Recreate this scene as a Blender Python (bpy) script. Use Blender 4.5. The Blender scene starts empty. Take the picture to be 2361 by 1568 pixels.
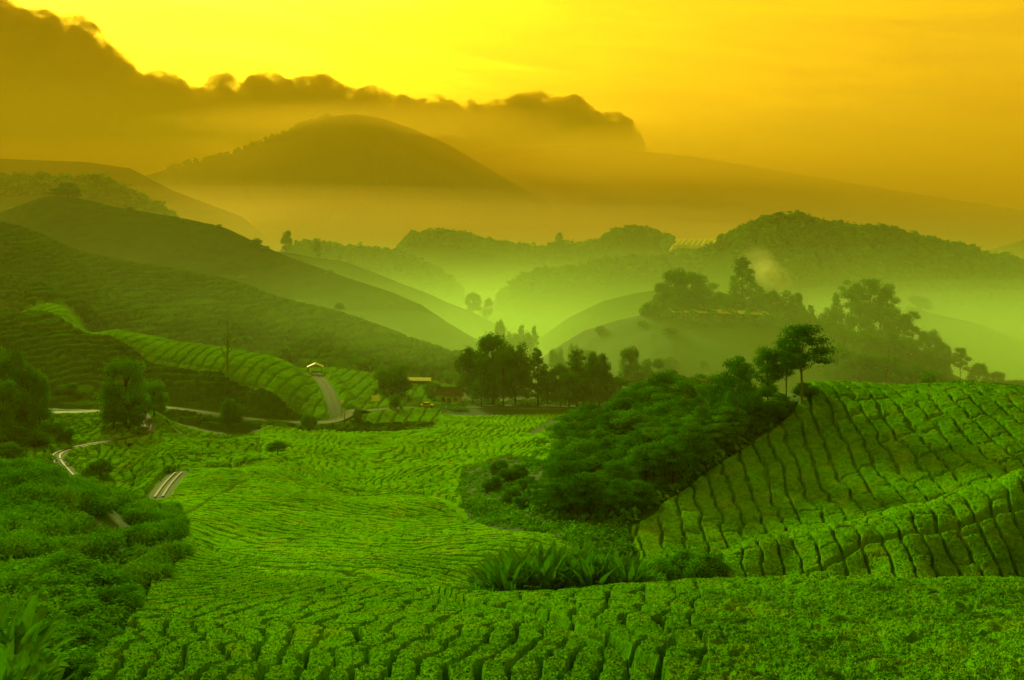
import bpy, math, random
import numpy as np
from mathutils import Vector, Matrix

# ---------------------------------------------------------------- scene, camera, light
sc = bpy.context.scene
COL = sc.collection
sc.render.engine = 'CYCLES'
sc.view_settings.view_transform = 'Standard'
sc.view_settings.look = 'None'
sc.view_settings.exposure = 0.3
sc.view_settings.gamma = 1.0
sc.cycles.max_bounces = 6
sc.cycles.diffuse_bounces = 2
sc.cycles.glossy_bounces = 1
sc.cycles.transmission_bounces = 2
sc.cycles.transparent_max_bounces = 12
sc.cycles.volume_bounces = 1
sc.cycles.volume_max_steps = 96
sc.cycles.use_denoising = True
sc.cycles.sample_clamp_indirect = 4.0

# The level camera looks along +Y with the lens shifted down (as a view camera does), so verticals stay straight.
# Survey notes of the place use (u, v, Y): u, v in a 2361 x 1568 frame of that camera, Y the distance in metres.
LENS = 35.0
W0, H0 = 2361.0, 1568.0
F = W0 * LENS / 36.0
U0, VH = W0 / 2, 553.0
cam_d = bpy.data.cameras.new('camera')
cam_d.lens = LENS
cam_d.sensor_width = 36.0
cam_d.shift_y = -(H0 / 2 - VH) / W0
cam_d.clip_start = 0.5
cam_d.clip_end = 60000
cam = bpy.data.objects.new('camera', cam_d)
cam.rotation_euler = (math.radians(90), 0, 0)
COL.objects.link(cam)
sc.camera = cam

SUN_AZ, SUN_EL = math.radians(-27), math.radians(21.5)       # azimuth from +Y, negative = left
sun_d = bpy.data.lights.new('sun', 'SUN')
sun_d.energy = 5.0
sun_d.angle = math.radians(9)
sun_d.color = (1.0, 0.90, 0.28)
sun = bpy.data.objects.new('sun', sun_d)
sdir = Vector((math.sin(SUN_AZ) * math.cos(SUN_EL), math.cos(SUN_AZ) * math.cos(SUN_EL), math.sin(SUN_EL)))
sun.rotation_euler = sdir.to_track_quat('Z', 'Y').to_euler()
COL.objects.link(sun)


class NT:
    """small helper round a node tree"""
    def __init__(self, tree):
        self.t = tree
        tree.nodes.clear()

    def n(self, kind, ins=None, **props):
        nd = self.t.nodes.new(kind)
        for k, v in props.items():
            setattr(nd, k, v)
        for k, v in (ins or {}).items():
            s = nd.inputs[k]
            if isinstance(v, bpy.types.NodeSocket):
                self.t.links.new(v, s)
            else:
                s.default_value = v
        return nd

    def math(self, op, a, b=0.0, clamp=False):
        return self.n('ShaderNodeMath', {0: a, 1: b}, operation=op, use_clamp=clamp).outputs[0]

    def ramp(self, fac, stops, interp='LINEAR'):
        r = self.n('ShaderNodeValToRGB', {'Fac': fac})
        cr = r.color_ramp
        cr.interpolation = interp
        while len(cr.elements) < len(stops):
            cr.elements.new(0.5)
        for e, (p, c) in zip(cr.elements, stops):
            e.position = p
            e.color = (c[0], c[1], c[2], 1.0)
        return r.outputs['Color']

    def mix(self, fac, a, b, blend='MIX'):
        m = self.n('ShaderNodeMix', data_type='RGBA', blend_type=blend)
        for s, v in ((m.inputs[0], fac), (m.inputs[6], a), (m.inputs[7], b)):
            if isinstance(v, bpy.types.NodeSocket):
                self.t.links.new(v, s)
            elif s.type == 'RGBA' and len(v) == 3:
                s.default_value = (*v, 1.0)
            else:
                s.default_value = v
        return m.outputs[2]

    def link(self, a, b):
        self.t.links.new(a, b)


def build_world():
    w = bpy.data.worlds.new('World')
    sc.world = w
    w.use_nodes = True
    g = NT(w.node_tree)
    tc = g.n('ShaderNodeTexCoord')
    d = tc.outputs['Generated']
    sep = g.n('ShaderNodeSeparateXYZ', {0: d})
    X, Y, Z = sep.outputs
    # physical dawn sky, seen through the warm dawn light
    sky = g.n('ShaderNodeTexSky', sky_type='NISHITA')
    sky.sun_disc = False
    sky.sun_elevation = SUN_EL
    sky.sun_rotation = SUN_AZ
    sky.dust_density = 6.0
    tint = g.mix(1.0, sky.outputs[0], (1.0, 0.78, 0.04), 'MULTIPLY')
    # glow of the hidden sun: ellipse round its place behind the thin cloud
    az = g.math('ARCTAN2', X, Y)
    el = g.math('ARCTAN2', Z, g.math('SQRT', g.math('ADD', g.math('MULTIPLY', X, X), g.math('MULTIPLY', Y, Y))))
    da = g.math('MULTIPLY', g.math('ADD', az, 0.24), 1.55)
    de = g.math('MULTIPLY', g.math('SUBTRACT', el, 0.24), 2.1)
    # slanting veil streaks bend the distance
    rot = g.n('ShaderNodeCombineXYZ', {0: g.math('MULTIPLY', g.math('ADD', az, g.math('MULTIPLY', el, 0.5)), 1.3),
                                       1: g.math('MULTIPLY', g.math('ADD', el, g.math('MULTIPLY', az, 0.10)), 9.0), 2: 0.0})
    n1 = g.n('ShaderNodeTexNoise', {'Vector': rot.outputs[0], 'Scale': 2.6, 'Detail': 9.0, 'Roughness': 0.56, 'Distortion': 0.7})
    streak = g.math('SUBTRACT', n1.outputs['Fac'], 0.5)
    dist = g.math('SQRT', g.math('ADD', g.math('MULTIPLY', da, da), g.math('MULTIPLY', de, de)))
    dist = g.math('ADD', dist, g.math('MULTIPLY', streak, 1.15))
    glow = g.ramp(dist, [(0.0, (1.9, 1.75, 0.03)), (0.25, (1.35, 0.90, 0.006)), (0.40, (1.08, 0.64, 0.004)), (0.68, (1.0, 0.54, 0.003)),
                         (0.95, (0.88, 0.45, 0.004)), (1.0, (0.82, 0.42, 0.006))], 'EASE')
    low = g.ramp(el, [(0.0, (0.36, 0.36, 0.36)), (0.06, (0.62, 0.50, 0.6)), (0.15, (0.94, 0.86, 0.9)), (0.24, (1, 1, 1))])
    c = g.mix(1.0, glow, low, 'MULTIPLY')
    st2 = g.n('ShaderNodeTexNoise', {'Vector': rot.outputs[0], 'Scale': 5.5, 'Detail': 7.0, 'Roughness': 0.6, 'Distortion': 1.1})
    veil = g.ramp(st2.outputs['Fac'], [(0.35, (0.90, 0.80, 0.8)), (0.65, (1.0, 0.99, 0.9))])
    c = g.mix(1.0, c, veil, 'MULTIPLY')
    # behind the camera and overhead the dawn sky is dimmer
    back = g.n('ShaderNodeMapRange', {0: Y, 1: -0.6, 2: 0.5, 3: 0.42, 4: 1.0}, clamp=True)
    bk = g.n('ShaderNodeCombineXYZ', {0: back.outputs[0], 1: back.outputs[0], 2: back.outputs[0]})
    c = g.mix(1.0, c, bk.outputs[0], 'MULTIPLY')
    b1 = g.n('ShaderNodeBackground', {'Color': c, 'Strength': 1.0})
    b2 = g.n('ShaderNodeBackground', {'Color': tint, 'Strength': 0.05})
    add = g.n('ShaderNodeAddShader', {0: b1.outputs[0], 1: b2.outputs[0]})
    o = g.n('ShaderNodeOutputWorld', {'Surface': add.outputs[0]})
    return w


build_world()


# ---------------------------------------------------------------- helpers
def X_of(u, Y):
    return (u - U0) / F * Y


def Z_of(v, Y):
    return (VH - v) / F * Y


def tag(o, label=None, cat=None, group=None, kind=None):
    if label: o['label'] = label
    if cat: o['category'] = cat
    if group: o['group'] = group
    if kind: o['kind'] = kind
    return o


def hash2(ix, iy, seed):
    h = (ix.astype(np.int64) * 374761393 + iy.astype(np.int64) * 668265263 + seed * 1442695041) & 0xFFFFFFFF
    h = ((h ^ (h >> 13)) * 1274126177) & 0xFFFFFFFF
    h = ((h ^ (h >> 15)) * 2246822519) & 0xFFFFFFFF
    return ((h ^ (h >> 16)) & 0xFFFFFF).astype(np.float32) / np.float32(0xFFFFFF)


def noise2(x, y, seed=0):
    """gradient noise, about -1..1"""
    xi = np.floor(x); yi = np.floor(y)
    fx = (x - xi).astype(np.float32); fy = (y - yi).astype(np.float32)
    xi = xi.astype(np.int64); yi = yi.astype(np.int64)
    u = fx * fx * fx * (fx * (fx * 6 - 15) + 10)
    v = fy * fy * fy * (fy * (fy * 6 - 15) + 10)

    def gr(ox, oy):
        a = hash2(xi + ox, yi + oy, seed) * np.float32(2 * np.pi)
        return np.cos(a) * (fx - ox) + np.sin(a) * (fy - oy)
    a = gr(0, 0); b = gr(1, 0); c = gr(0, 1); d = gr(1, 1)
    return (a + (b - a) * u + (c - a) * v + (a - b - c + d) * u * v) * np.float32(1.5)


def fbm2(x, y, seed=0, octs=4, gain=0.5):
    s = 0; a = 1.0; n = 0
    for i in range(octs):
        s = s + a * noise2(x * 2.03 ** i, y * 2.03 ** i, seed + 17 * i)
        n += a; a *= gain
    return s / n


def smooth(a, b, x):
    t = np.clip((x - a) / (b - a), 0, 1)
    return t * t * (3 - 2 * t)


def mesh_np(name, verts, faces, smooth_shade=True):
    """faces: int array (n,3) or (n,4)"""
    me = bpy.data.meshes.new(name)
    verts = np.ascontiguousarray(verts, dtype=np.float32)
    faces = np.ascontiguousarray(faces, dtype=np.int32)
    k = faces.shape[1]
    me.vertices.add(len(verts)); me.vertices.foreach_set('co', verts.ravel())
    me.loops.add(faces.size); me.loops.foreach_set('vertex_index', faces.ravel())
    me.polygons.add(len(faces))
    me.polygons.foreach_set('loop_start', np.arange(0, faces.size, k, dtype=np.int32))
    me.update(calc_edges=True)
    me.polygons.foreach_set('use_smooth', np.full(len(faces), smooth_shade, dtype=bool))
    me.update()
    return me


def obj_of(name, me, mat=None, parent=None, loc=None):
    o = bpy.data.objects.new(name, me)
    COL.objects.link(o)
    if mat is not None and me is not None and not me.materials:
        me.materials.append(mat)
    if parent is not None: o.parent = parent
    if loc is not None: o.location = loc
    return o


def compact(verts, faces):
    used = np.zeros(len(verts), bool); used[faces.ravel()] = True
    idx = np.cumsum(used) - 1
    return verts[used], idx[faces]


ORD = ['first', 'second', 'third', 'fourth', 'fifth', 'sixth', 'seventh', 'eighth', 'ninth', 'tenth', 'eleventh', 'twelfth', 'thirteenth',
       'fourteenth', 'fifteenth', 'sixteenth', 'seventeenth', 'eighteenth', 'nineteenth']
TENS = {2: ('twenty', 'twentieth'), 3: ('thirty', 'thirtieth'), 4: ('forty', 'fortieth'), 5: ('fifty', 'fiftieth'), 6: ('sixty', 'sixtieth'),
        7: ('seventy', 'seventieth'), 8: ('eighty', 'eightieth'), 9: ('ninety', 'ninetieth')}


def ordinal(n):
    if n < 19: return ORD[n]
    n += 1
    if n >= 100: return 'hundredth' if n == 100 else 'hundred-and-' + ordinal(n - 101)
    return TENS[n // 10][1] if n % 10 == 0 else TENS[n // 10][0] + '-' + ORD[n % 10 - 1]



# ---------------------------------------------------------------- materials
def leaf_mat(name, dark, light, scale=3.0, fine=9.0, bump=0.5, bdist=0.05, rough=0.75, transl=0.0, detail=6.0):
    m = bpy.data.materials.new(name); m.use_nodes = True
    g = NT(m.node_tree)
    tc = g.n('ShaderNodeTexCoord')
    geo = g.n('ShaderNodeNewGeometry')
    pos = geo.outputs['Position']
    a = g.n('ShaderNodeTexNoise', {'Vector': pos, 'Scale': scale, 'Detail': detail, 'Roughness': 0.62})
    b = g.n('ShaderNodeTexNoise', {'Vector': pos, 'Scale': fine, 'Detail': 3.0, 'Roughness': 0.7})
    big = g.n('ShaderNodeTexNoise', {'Vector': pos, 'Scale': 0.09, 'Detail': 3.0})
    f = g.math('ADD', g.math('MULTIPLY', a.outputs['Fac'], 0.5), g.math('MULTIPLY', b.outputs['Fac'], 0.5))
    f = g.math('ADD', f, g.math('MULTIPLY', g.math('SUBTRACT', big.outputs['Fac'], 0.5), 0.35))
    col = g.ramp(f, [(0.34, dark), (0.66, light)])
    pt = g.n('ShaderNodeTexNoise', {'Vector': pos, 'Scale': 0.16 * scale, 'Detail': 5.0, 'Roughness': 0.7})
    pm = g.n('ShaderNodeMapRange', {0: pt.outputs['Fac'], 1: 0.50, 2: 0.72, 3: 0.0, 4: 0.65}, clamp=True)
    col = g.mix(pm.outputs[0], col, (light[0] * 1.5, light[1] * 0.80, light[2]))
    bp = g.n('ShaderNodeBump', {'Height': f, 'Strength': bump, 'Distance': bdist})
    p = g.n('ShaderNodeBsdfPrincipled', {'Base Color': col, 'Roughness': rough, 'Normal': bp.outputs[0]})
    p.inputs['Specular IOR Level'].default_value = 0.0
    out = p.outputs[0]
    if transl:
        t = g.n('ShaderNodeBsdfTranslucent', {'Color': col})
        out = g.n('ShaderNodeMixShader', {0: transl, 1: out, 2: t.outputs[0]}).outputs[0]
    g.n('ShaderNodeOutputMaterial', {'Surface': out})
    return m


def plain_mat(name, c, c2=None, scale=4.0, rough=0.8, bump=0.2, emit=None):
    m = bpy.data.materials.new(name); m.use_nodes = True
    g = NT(m.node_tree)
    geo = g.n('ShaderNodeNewGeometry')
    a = g.n('ShaderNodeTexNoise', {'Vector': geo.outputs['Position'], 'Scale': scale, 'Detail': 6.0, 'Roughness': 0.6})
    col = g.ramp(a.outputs['Fac'], [(0.3, c), (0.7, c2 or tuple(x * 0.7 for x in c))])
    bp = g.n('ShaderNodeBump', {'Height': a.outputs['Fac'], 'Strength': bump, 'Distance': 0.03})
    p = g.n('ShaderNodeBsdfPrincipled', {'Base Color': col, 'Roughness': rough, 'Normal': bp.outputs[0]})
    p.inputs['Specular IOR Level'].default_value = 0.04
    if emit:
        p.inputs['Emission Color'].default_value = (*emit[0], 1); p.inputs['Emission Strength'].default_value = emit[1]
    g.n('ShaderNodeOutputMaterial', {'Surface': p.outputs[0]})
    return m


def vol_mat(name, color, density, aniso=0.2):
    m = bpy.data.materials.new(name); m.use_nodes = True
    g = NT(m.node_tree)
    p = g.n('ShaderNodeVolumePrincipled', {'Color': (*color, 1), 'Density': density, 'Anisotropy': aniso})
    g.n('ShaderNodeOutputMaterial', {'Volume': p.outputs[0]})
    return m


def ground_mat():
    m = bpy.data.materials.new('grassy_soil'); m.use_nodes = True
    g = NT(m.node_tree)
    pos = g.n('ShaderNodeNewGeometry').outputs['Position']
    a = g.n('ShaderNodeTexNoise', {'Vector': pos, 'Scale': 0.12, 'Detail': 8.0, 'Roughness': 0.62})
    b = g.n('ShaderNodeTexNoise', {'Vector': pos, 'Scale': 2.2, 'Detail': 5.0, 'Roughness': 0.7})
    grass = g.ramp(b.outputs['Fac'], [(0.3, (0.008, 0.055, 0.0006)), (0.7, (0.022, 0.13, 0.001))])
    soil = g.ramp(b.outputs['Fac'], [(0.3, (0.04, 0.055, 0.003)), (0.7, (0.09, 0.10, 0.006))])
    f = g.n('ShaderNodeMapRange', {0: a.outputs['Fac'], 1: 0.56, 2: 0.70, 3: 0.0, 4: 0.75}, clamp=True)
    col = g.mix(f.outputs[0], grass, soil)
    bp = g.n('ShaderNodeBump', {'Height': b.outputs['Fac'], 'Strength': 0.6, 'Distance': 0.15})
    p = g.n('ShaderNodeBsdfPrincipled', {'Base Color': col, 'Roughness': 0.9, 'Normal': bp.outputs[0]})
    p.inputs['Specular IOR Level'].default_value = 0.1
    g.n('ShaderNodeOutputMaterial', {'Surface': p.outputs[0]})
    return m


M = {}
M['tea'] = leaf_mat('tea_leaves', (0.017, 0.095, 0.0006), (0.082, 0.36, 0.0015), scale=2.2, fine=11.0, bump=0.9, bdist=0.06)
M['tea_lit'] = leaf_mat('lit_tea_leaves', (0.028, 0.15, 0.0006), (0.115, 0.47, 0.0018), scale=1.6, fine=8.0, bump=0.9, bdist=0.08)  # lighter copy of the tea leaf: brightness of the sunlit slope put into the colour
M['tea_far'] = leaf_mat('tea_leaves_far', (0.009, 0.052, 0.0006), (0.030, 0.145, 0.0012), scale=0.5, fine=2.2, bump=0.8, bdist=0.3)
M['ground'] = ground_mat()
M['hill'] = leaf_mat('hill_scrub', (0.006, 0.038, 0.0006), (0.018, 0.085, 0.001), scale=0.03, fine=0.16, bump=0.8, bdist=4.0)
M['mountain'] = leaf_mat('mountain_forest', (0.020, 0.030, 0.001), (0.040, 0.052, 0.002), scale=0.006, fine=0.03, bump=0.8, bdist=15.0)

# ---------------------------------------------------------------- terrain: near ground from survey points, far hills as ridges
# (u, v, Y) seen points of the ground
SEEN = [
 # foreground field, from the bottom edge up to its crest
 (-500,1568,26),(0,1568,26),(500,1568,27),(1000,1568,28),(1500,1568,28),(2000,1568,28),(2361,1568,28),(2900,1568,28),
 (1000,1480,34.5),(1500,1460,36),(2000,1460,36),(2361,1460,36),(2900,1460,36),
 (1080,1420,42),(1400,1395,43),(1800,1385,44),(2100,1385,44),(2361,1388,44),(2900,1400,44),
 (1080,1389,50),(1200,1380,51),(1400,1362,52),(1600,1350,53),(1800,1345,53),(2000,1345,53),(2200,1347,53),(2361,1350,53),(2900,1370,53),
 (300,1500,33),(600,1470,36),(300,1430,40),(600,1400,46),(800,1400,46),(800,1350,59),(960,1370,55),
 (0,1430,36),(100,1350,44),
 # middle slope
 (450,1248,80),(508,1286,74),(604,1319,67),(708,1325,67),(826,1336,64),(950,1345,63),
 (700,1250,84),(900,1270,80),(1100,1280,78),(1250,1265,81),(560,1220,92),(600,1150,118),(800,1180,108),(1000,1210,99),(1200,1225,95),(1290,1231,93),
 (500,1120,130),(700,1110,150),(850,1150,128),(1000,1165,122),(1100,1200,104),
 (430,1160,120),(417,1077,160),(479,1065,168),(542,1061,170),(600,1050,174),(640,1054,172),(700,1098,157),(733,1115,150),(826,1140,138),(963,1143,136),(1046,1168,124),
 (375,1094,150),(362,1140,130),
 # right hill: gully side, fold, face, crest
 (1600,1330,70),(1800,1338,71),(2000,1338,71),(2200,1340,70),(2361,1340,70),(2900,1370,66),
 (1535,1310,75),(1625,1278,77),(1707,1247,78.5),(1780,1228,79),(1921,1206,80),(1989,1192,80),(2071,1169,80.5),(2171,1147,81),(2234,1124,81),(2307,1103,81),(2361,1083,81),(2900,1050,80),
 (1450,1290,82),(1500,1245,90),(1440,1215,95),(1560,1200,96),(1700,1180,98),(1852,1174,98),(1989,1110,102),(2102,1037,106),(1900,1040,110),(1750,1090,106),
 (2250,1010,104),(2361,1000,103),(2900,990,98),
 (1852,905,122),(1989,911,121),(2125,912,119),(2216,906,117),(2361,915,115),(2900,945,108),
 (1825,940,120),(1739,1006,115),(1639,1074,109),(1535,1151,102),
 # wooded slope left of the right hill
 (1300,1180,106),(1210,1200,104),(1250,1120,125),(1400,1120,118),(1350,1060,150),(1500,1040,140),(1600,1000,135),(1700,960,128),(1450,985,175),
 # ravine and terraces
 (1180,1215,98),(1150,1170,118),(1180,1120,140),(1120,1090,158),(1250,1050,190),
 (767,1100,185),(900,1125,155),(1050,1110,160),(767,1053,214),(985,1066,205),(1072,1062,204),(1137,1044,212),(1250,1028,222),(1364,1018,232),
 (600,1010,238),(767,1010,246),(985,1010,252),(1137,1000,262),(1300,975,285),(1430,950,320),
 # road line and the meadow of the tree row
 (350,935,288),(480,950,286),(560,965,284),(700,972,284),(780,975,284),(860,945,310),(980,937,328),(1150,938,340),(1300,937,345),(1460,938,345),
 (1100,955,318),(1050,925,352),(1250,922,362),(1450,922,362),
 # left: knoll with round bushes
 (-500,1050,92),(0,1063,90),(83,1077,88),(158,1102,86),(233,1140,84),(308,1173,83),(392,1211,82),
 (-500,1250,60),(0,1250,60),(0,1160,72),(120,1180,71),(220,1230,68),(320,1270,68),(150,1290,58),(250,1330,56),
 # left basin with the track
 (158,1098,186),(125,1050,206),(210,1027,222),(300,1008,232),(345,990,242),(330,960,262),(250,1060,205),(300,1110,180),(280,1140,165),(325,1163,142),
 (0,1030,215),(0,955,262),(-500,960,262),(120,950,264),(240,948,266),
 # lit spur
 (0,900,276),(-500,880,280),(200,872,305),(400,897,298),(560,928,293),(740,955,289),
 (-500,690,340),(0,719,345),(151,744,350),(264,763,355),(376,781,360),(452,802,362),(527,813,364),(640,832,366),(715,853,366),(826,866,372),(950,895,366),
 (245,800,322),(339,826,318),(508,862,305),(621,902,296),
 # big left hillside
 (-500,400,620),(0,486,620),(113,512,632),(226,540,640),(339,565,644),(403,582,640),(471,610,630),(565,648,605),(640,682,588),(749,714,562),(821,737,548),(897,763,532),(972,793,515),(1032,820,500),(1100,850,480),
 (0,525,560),(113,610,500),(188,685,452),(245,723,425),(0,593,480),(94,655,432),(200,712,400),
 (180,600,560),(300,650,545),(330,720,460),(420,760,430),(527,655,560),(640,730,500),(753,785,448),(859,835,415),(960,860,395),
 (560,760,440),(700,800,425),(820,790,470),(940,830,440),(450,690,520),
]
# (u, z, Y) hidden or guessed ground, z in metres below the camera
HID = [
 (0,-9,12),(1000,-9.5,12),(2361,-9.5,12),(-900,-9,12),(3200,-9.5,12),
 (1080,-21.5,60),(1200,-22.3,61),(1400,-22.8,62),(1600,-22.6,62),(1800,-22.6,62),(2000,-22.8,62),(2361,-22.8,62),(2900,-22,60),
 (1100,-24.0,68),(1300,-25.2,70),(1480,-25.0,72),
 (1989,-25.3,85.5),(2171,-24.0,86),(2361,-22.4,86),(2900,-21,85),(1780,-26.2,84.5),(1660,-27.2,83),
 (1852,-25,150),(2125,-25,150),(2361,-25,150),(2900,-24,150),(1700,-32,180),(1550,-38,190),
 (1989,-40,200),(2361,-40,200),(2900,-40,200),(1700,-52,260),(2200,-56,300),(2900,-56,300),(1900,-60,380),
 (0,-28,104),(158,-28,104),(308,-29,104),(-500,-27,106),(0,-36,140),(158,-37,140),
 (479,-41.5,190),(640,-42.5,192),(375,-40,180),
 (985,-49.5,225),(1137,-49.0,232),
 (0,-33,380),(226,-43,388),(452,-50,388),(640,-54,390),(230,-27,480),(80,-23,465),(180,-31,432),
 (0,-20,800),(339,-40,800),(640,-62,760),(900,-78,700),(1180,-82,600),(1500,-84,600),(2000,-84,600),(2361,-84,600),(2900,-84,600),(-500,10,800),
 (1180,-74,480),(1500,-70,450),(2000,-72,450),(2500,-70,450),(1050,-72,520),
]


def tps_fit(pts, vals, lam=1e-7):
    n = len(pts)
    d = np.linalg.norm(pts[:, None] - pts[None], axis=2)
    K = np.where(d > 0, d * d * np.log(np.maximum(d, 1e-12)), 0) + lam * n * np.eye(n)
    P = np.c_[np.ones(n), pts]
    A = np.zeros((n + 3, n + 3)); A[:n, :n] = K; A[:n, n:] = P; A[n:, :n] = P.T
    sol = np.linalg.solve(A, np.r_[vals, 0, 0, 0])
    return pts, sol[:n], sol[n:]


def tps_eval(fit, q, chunk=20000):
    pts, w, c = fit
    out = np.empty(len(q))
    for i in range(0, len(q), chunk):
        b = q[i:i + chunk]
        d2 = ((b[:, None] - pts[None]) ** 2).sum(2)
        out[i:i + chunk] = (0.5 * d2 * np.log(np.maximum(d2, 1e-20))) @ w + c[0] + b @ c[1:]
    return out


_p = np.array([(u / 800.0, math.log(Y)) for u, v, Y in SEEN] + [(u / 800.0, math.log(Y)) for u, z, Y in HID])
# fit the ratio z / Y, which the eye sees
_z = np.array([(Z_of(v, Y) - (0.40 if Y < 61 else 0.6)) / Y for u, v, Y in SEEN] + [z / Y for u, z, Y in HID])
NEAR = tps_fit(_p, _z)

# far ridges: points along the skyline of each, slope towards and away from the viewer, rounding (m)
RIDGES = {
 'H2': ([(-900,640,950),(-300,560,950),(0,489,930),(102,453,900),(150,453,900),(211,462,890),(264,477,880),(407,500,860),(489,517,840),(527,528,830),(576,552,820),(655,588,800),(720,612,780),(800,640,760),(900,672,730),(972,703,710),(1028,741,690),(1085,775,670),(1160,820,650)], .42, .5, 8),
 'H2b': ([(500,580,1060),(655,580,1050),(715,592,1040),(791,602,1020),(860,627,1000),(915,650,980),(980,674,960),(1036,699,940),(1090,720,920),(1170,760,900)], .4, .5, 8),
 'H3': ([(600,620,1320),(708,568,1300),(746,572,1300),(802,582,1300),(897,590,1300),(942,601,1290),(972,615,1280),(1010,634,1270),(1040,657,1250),(1100,700,1250)], .4, .5, 8),
 'H0': ([(-900,440,1600),(0,428,1600),(102,421,1600),(188,431,1600),(215,424,1600),(241,429,1600),(264,440,1600),(320,466,1600),(380,500,1600),(470,550,1600)], .4, .5, 10),
 'H00': ([(-900,350,3000),(0,366,3000),(200,374,3000),(300,388,3000),(400,440,3000),(560,500,3000)], .4, .5, 20),
 'C3': ([(820,630,1600),(880,590,1600),(919,573,1600),(949,557,1600),(1028,545,1600),(1066,555,1600),(1122,570,1600),(1217,586,1600),(1262,588,1600),(1348,577,1600),(1386,573,1600),(1405,555,1600),(1442,542,1600),(1480,542,1600),(1518,550,1600),(1530,560,1560),(1560,561,1500),(1650,561,1500),(1760,562,1500),(1850,600,1500)], .30, .5, 8),
 'CM': ([(1080,740,1150),(1156,680,1150),(1183,664,1150),(1209,645,1150),(1235,634,1150),(1311,629,1150),(1367,618,1150),(1424,606,1150),(1535,603,1150),(1650,602,1150),(1750,602,1150),(1850,620,1150),(1950,660,1150)], .3, .5, 10),
 'CM2': ([(1230,790,850),(1311,733,850),(1386,696,850),(1461,677,850),(1518,668,850),(1600,668,850),(1800,690,850),(1950,740,850)], .28, .5, 10),
 'PH': ([(1200,860,560),(1300,790,550),(1348,762,545),(1424,739,535),(1499,722,525),(1545,729,515),(1770,746,510),(1890,765,510),(2000,785,500),(2080,810,490),(2150,840,480),(2230,880,470),(2330,930,460),(2600,1000,450)], .30, .4, 5),
 'RS': ([(1950,800,760),(2040,745,760),(2097,705,760),(2149,723,750),(2257,747,740),(2361,788,730),(2600,850,730),(3200,900,730)], .3, .5, 8),
 'RH': ([(1500,640,1150),(1600,602,1130),(1673,555,1120),(1705,547,1100),(1737,526,1100),(1797,513,1100),(1837,512,1100),(1885,527,1100),(1977,539,1090),(2057,545,1080),(2097,559,1080),(2137,567,1070),(2177,581,1060),(2229,585,1060),(2257,599,1060),(2297,611,1060),(2317,603,1060),(2337,615,1060),(2361,634,1060),(2500,680,1060),(3200,760,1060)], .42, .5, 12),
 'RR': ([(2100,680,2300),(2180,620,2300),(2257,584,2300),(2361,552,2300),(2600,510,2300),(3200,480,2300)], .4, .5, 20),
 'MT': ([(60,460,4200),(270,425,4200),(400,386,4200),(450,374,4200),(530,356,4200),(600,330,4200),(660,304,4200),(700,287,4200),(760,270,4200),(820,264,4200),(880,274,4200),(950,297,4200),(1040,337,4200),(1150,402,4200),(1240,452,4200),(1300,497,4200),(1400,560,4200)], .5, .6, 60),
 'MR': ([(700,520,5300),(900,430,5300),(1040,362,5300),(1150,346,5300),(1400,340,5300),(1600,362,5300),(1800,395,5300),(1900,412,5300),(2100,445,5300),(2361,485,5300),(2700,520,5300),(3200,540,5300)], .4, .6, 80),
}
WOODED = {'H3': 1, 'H0': 1, 'C3': 1, 'RH': 1, 'CM': 1, 'RR': 1}
TU0, TU1, TDU = -900.0, 3260.0, 8.0
TL0, TL1, TDL = math.log(11.0), math.log(6600.0), 0.008
tu = np.arange(TU0, TU1 + 1, TDU)
tl = np.arange(TL0, TL1, TDL)
UU, LL = np.meshgrid(tu, tl, indexing='ij')
YY = np.exp(LL)


def build_terrain():
    near = np.empty(UU.shape)
    m = LL < math.log(900)
    q = np.c_[UU[m] / 800.0, LL[m]]
    near[m] = tps_eval(NEAR, q) * YY[m]
    floor = -90 + 25 * smooth(1500, 5000, YY)
    near[~m] = floor[~m]
    k = smooth(math.log(560), math.log(860), LL)
    z = near * (1 - k) + floor * k
    own = np.zeros(UU.shape, np.int8)
    for i, (name, (pts, sf, sb, rnd)) in enumerate(RIDGES.items()):
        p = np.array(pts, float)
        Yr = np.interp(tu, p[:, 0], p[:, 2])
        vr = np.interp(tu, p[:, 0], p[:, 1])
        vr = vr + 0.9 * np.maximum(p[0, 0] - tu, 0) + 0.9 * np.maximum(tu - p[-1, 0], 0)
        zr = Z_of(vr, Yr)[:, None]
        d = YY - Yr[:, None]
        s = np.where(d < 0, sf, sb)
        xx = X_of(UU, YY)
        sc_ = rnd * 6.0
        und = fbm2(xx / sc_, YY / sc_, 31 + i, 4) * rnd * (0.42 if name in ('H2', 'H2b', 'PH', 'CM2') else 0.5) * smooth(0, sc_ * 0.7, np.abs(d))
        zl = zr - s * (np.sqrt(d * d + (rnd * 2.0) ** 2) - rnd * 2.0) + und
        if name in WOODED:
            zl = zl + noise2(xx / 9, YY / 9, 77 + i) * 1.2
        z, own = np.where(zl > z, zl, z), np.where(zl > z, i + 1, own)
    xx = X_of(UU, YY)
    z = z + fbm2(xx / 26, YY / 26, 6, 2) * 1.5 * smooth(58, 75, YY) * smooth(330, 240, YY) * (0.35 + 0.65 * smooth(1400, 1200, UU))
    z = z + fbm2(xx / 14, YY / 14, 5, 3) * (0.12 + 0.3 * smooth(380, 450, YY)) * smooth(70, 200, YY)
    return z, own


TZ, TOWN = build_terrain()

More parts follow.
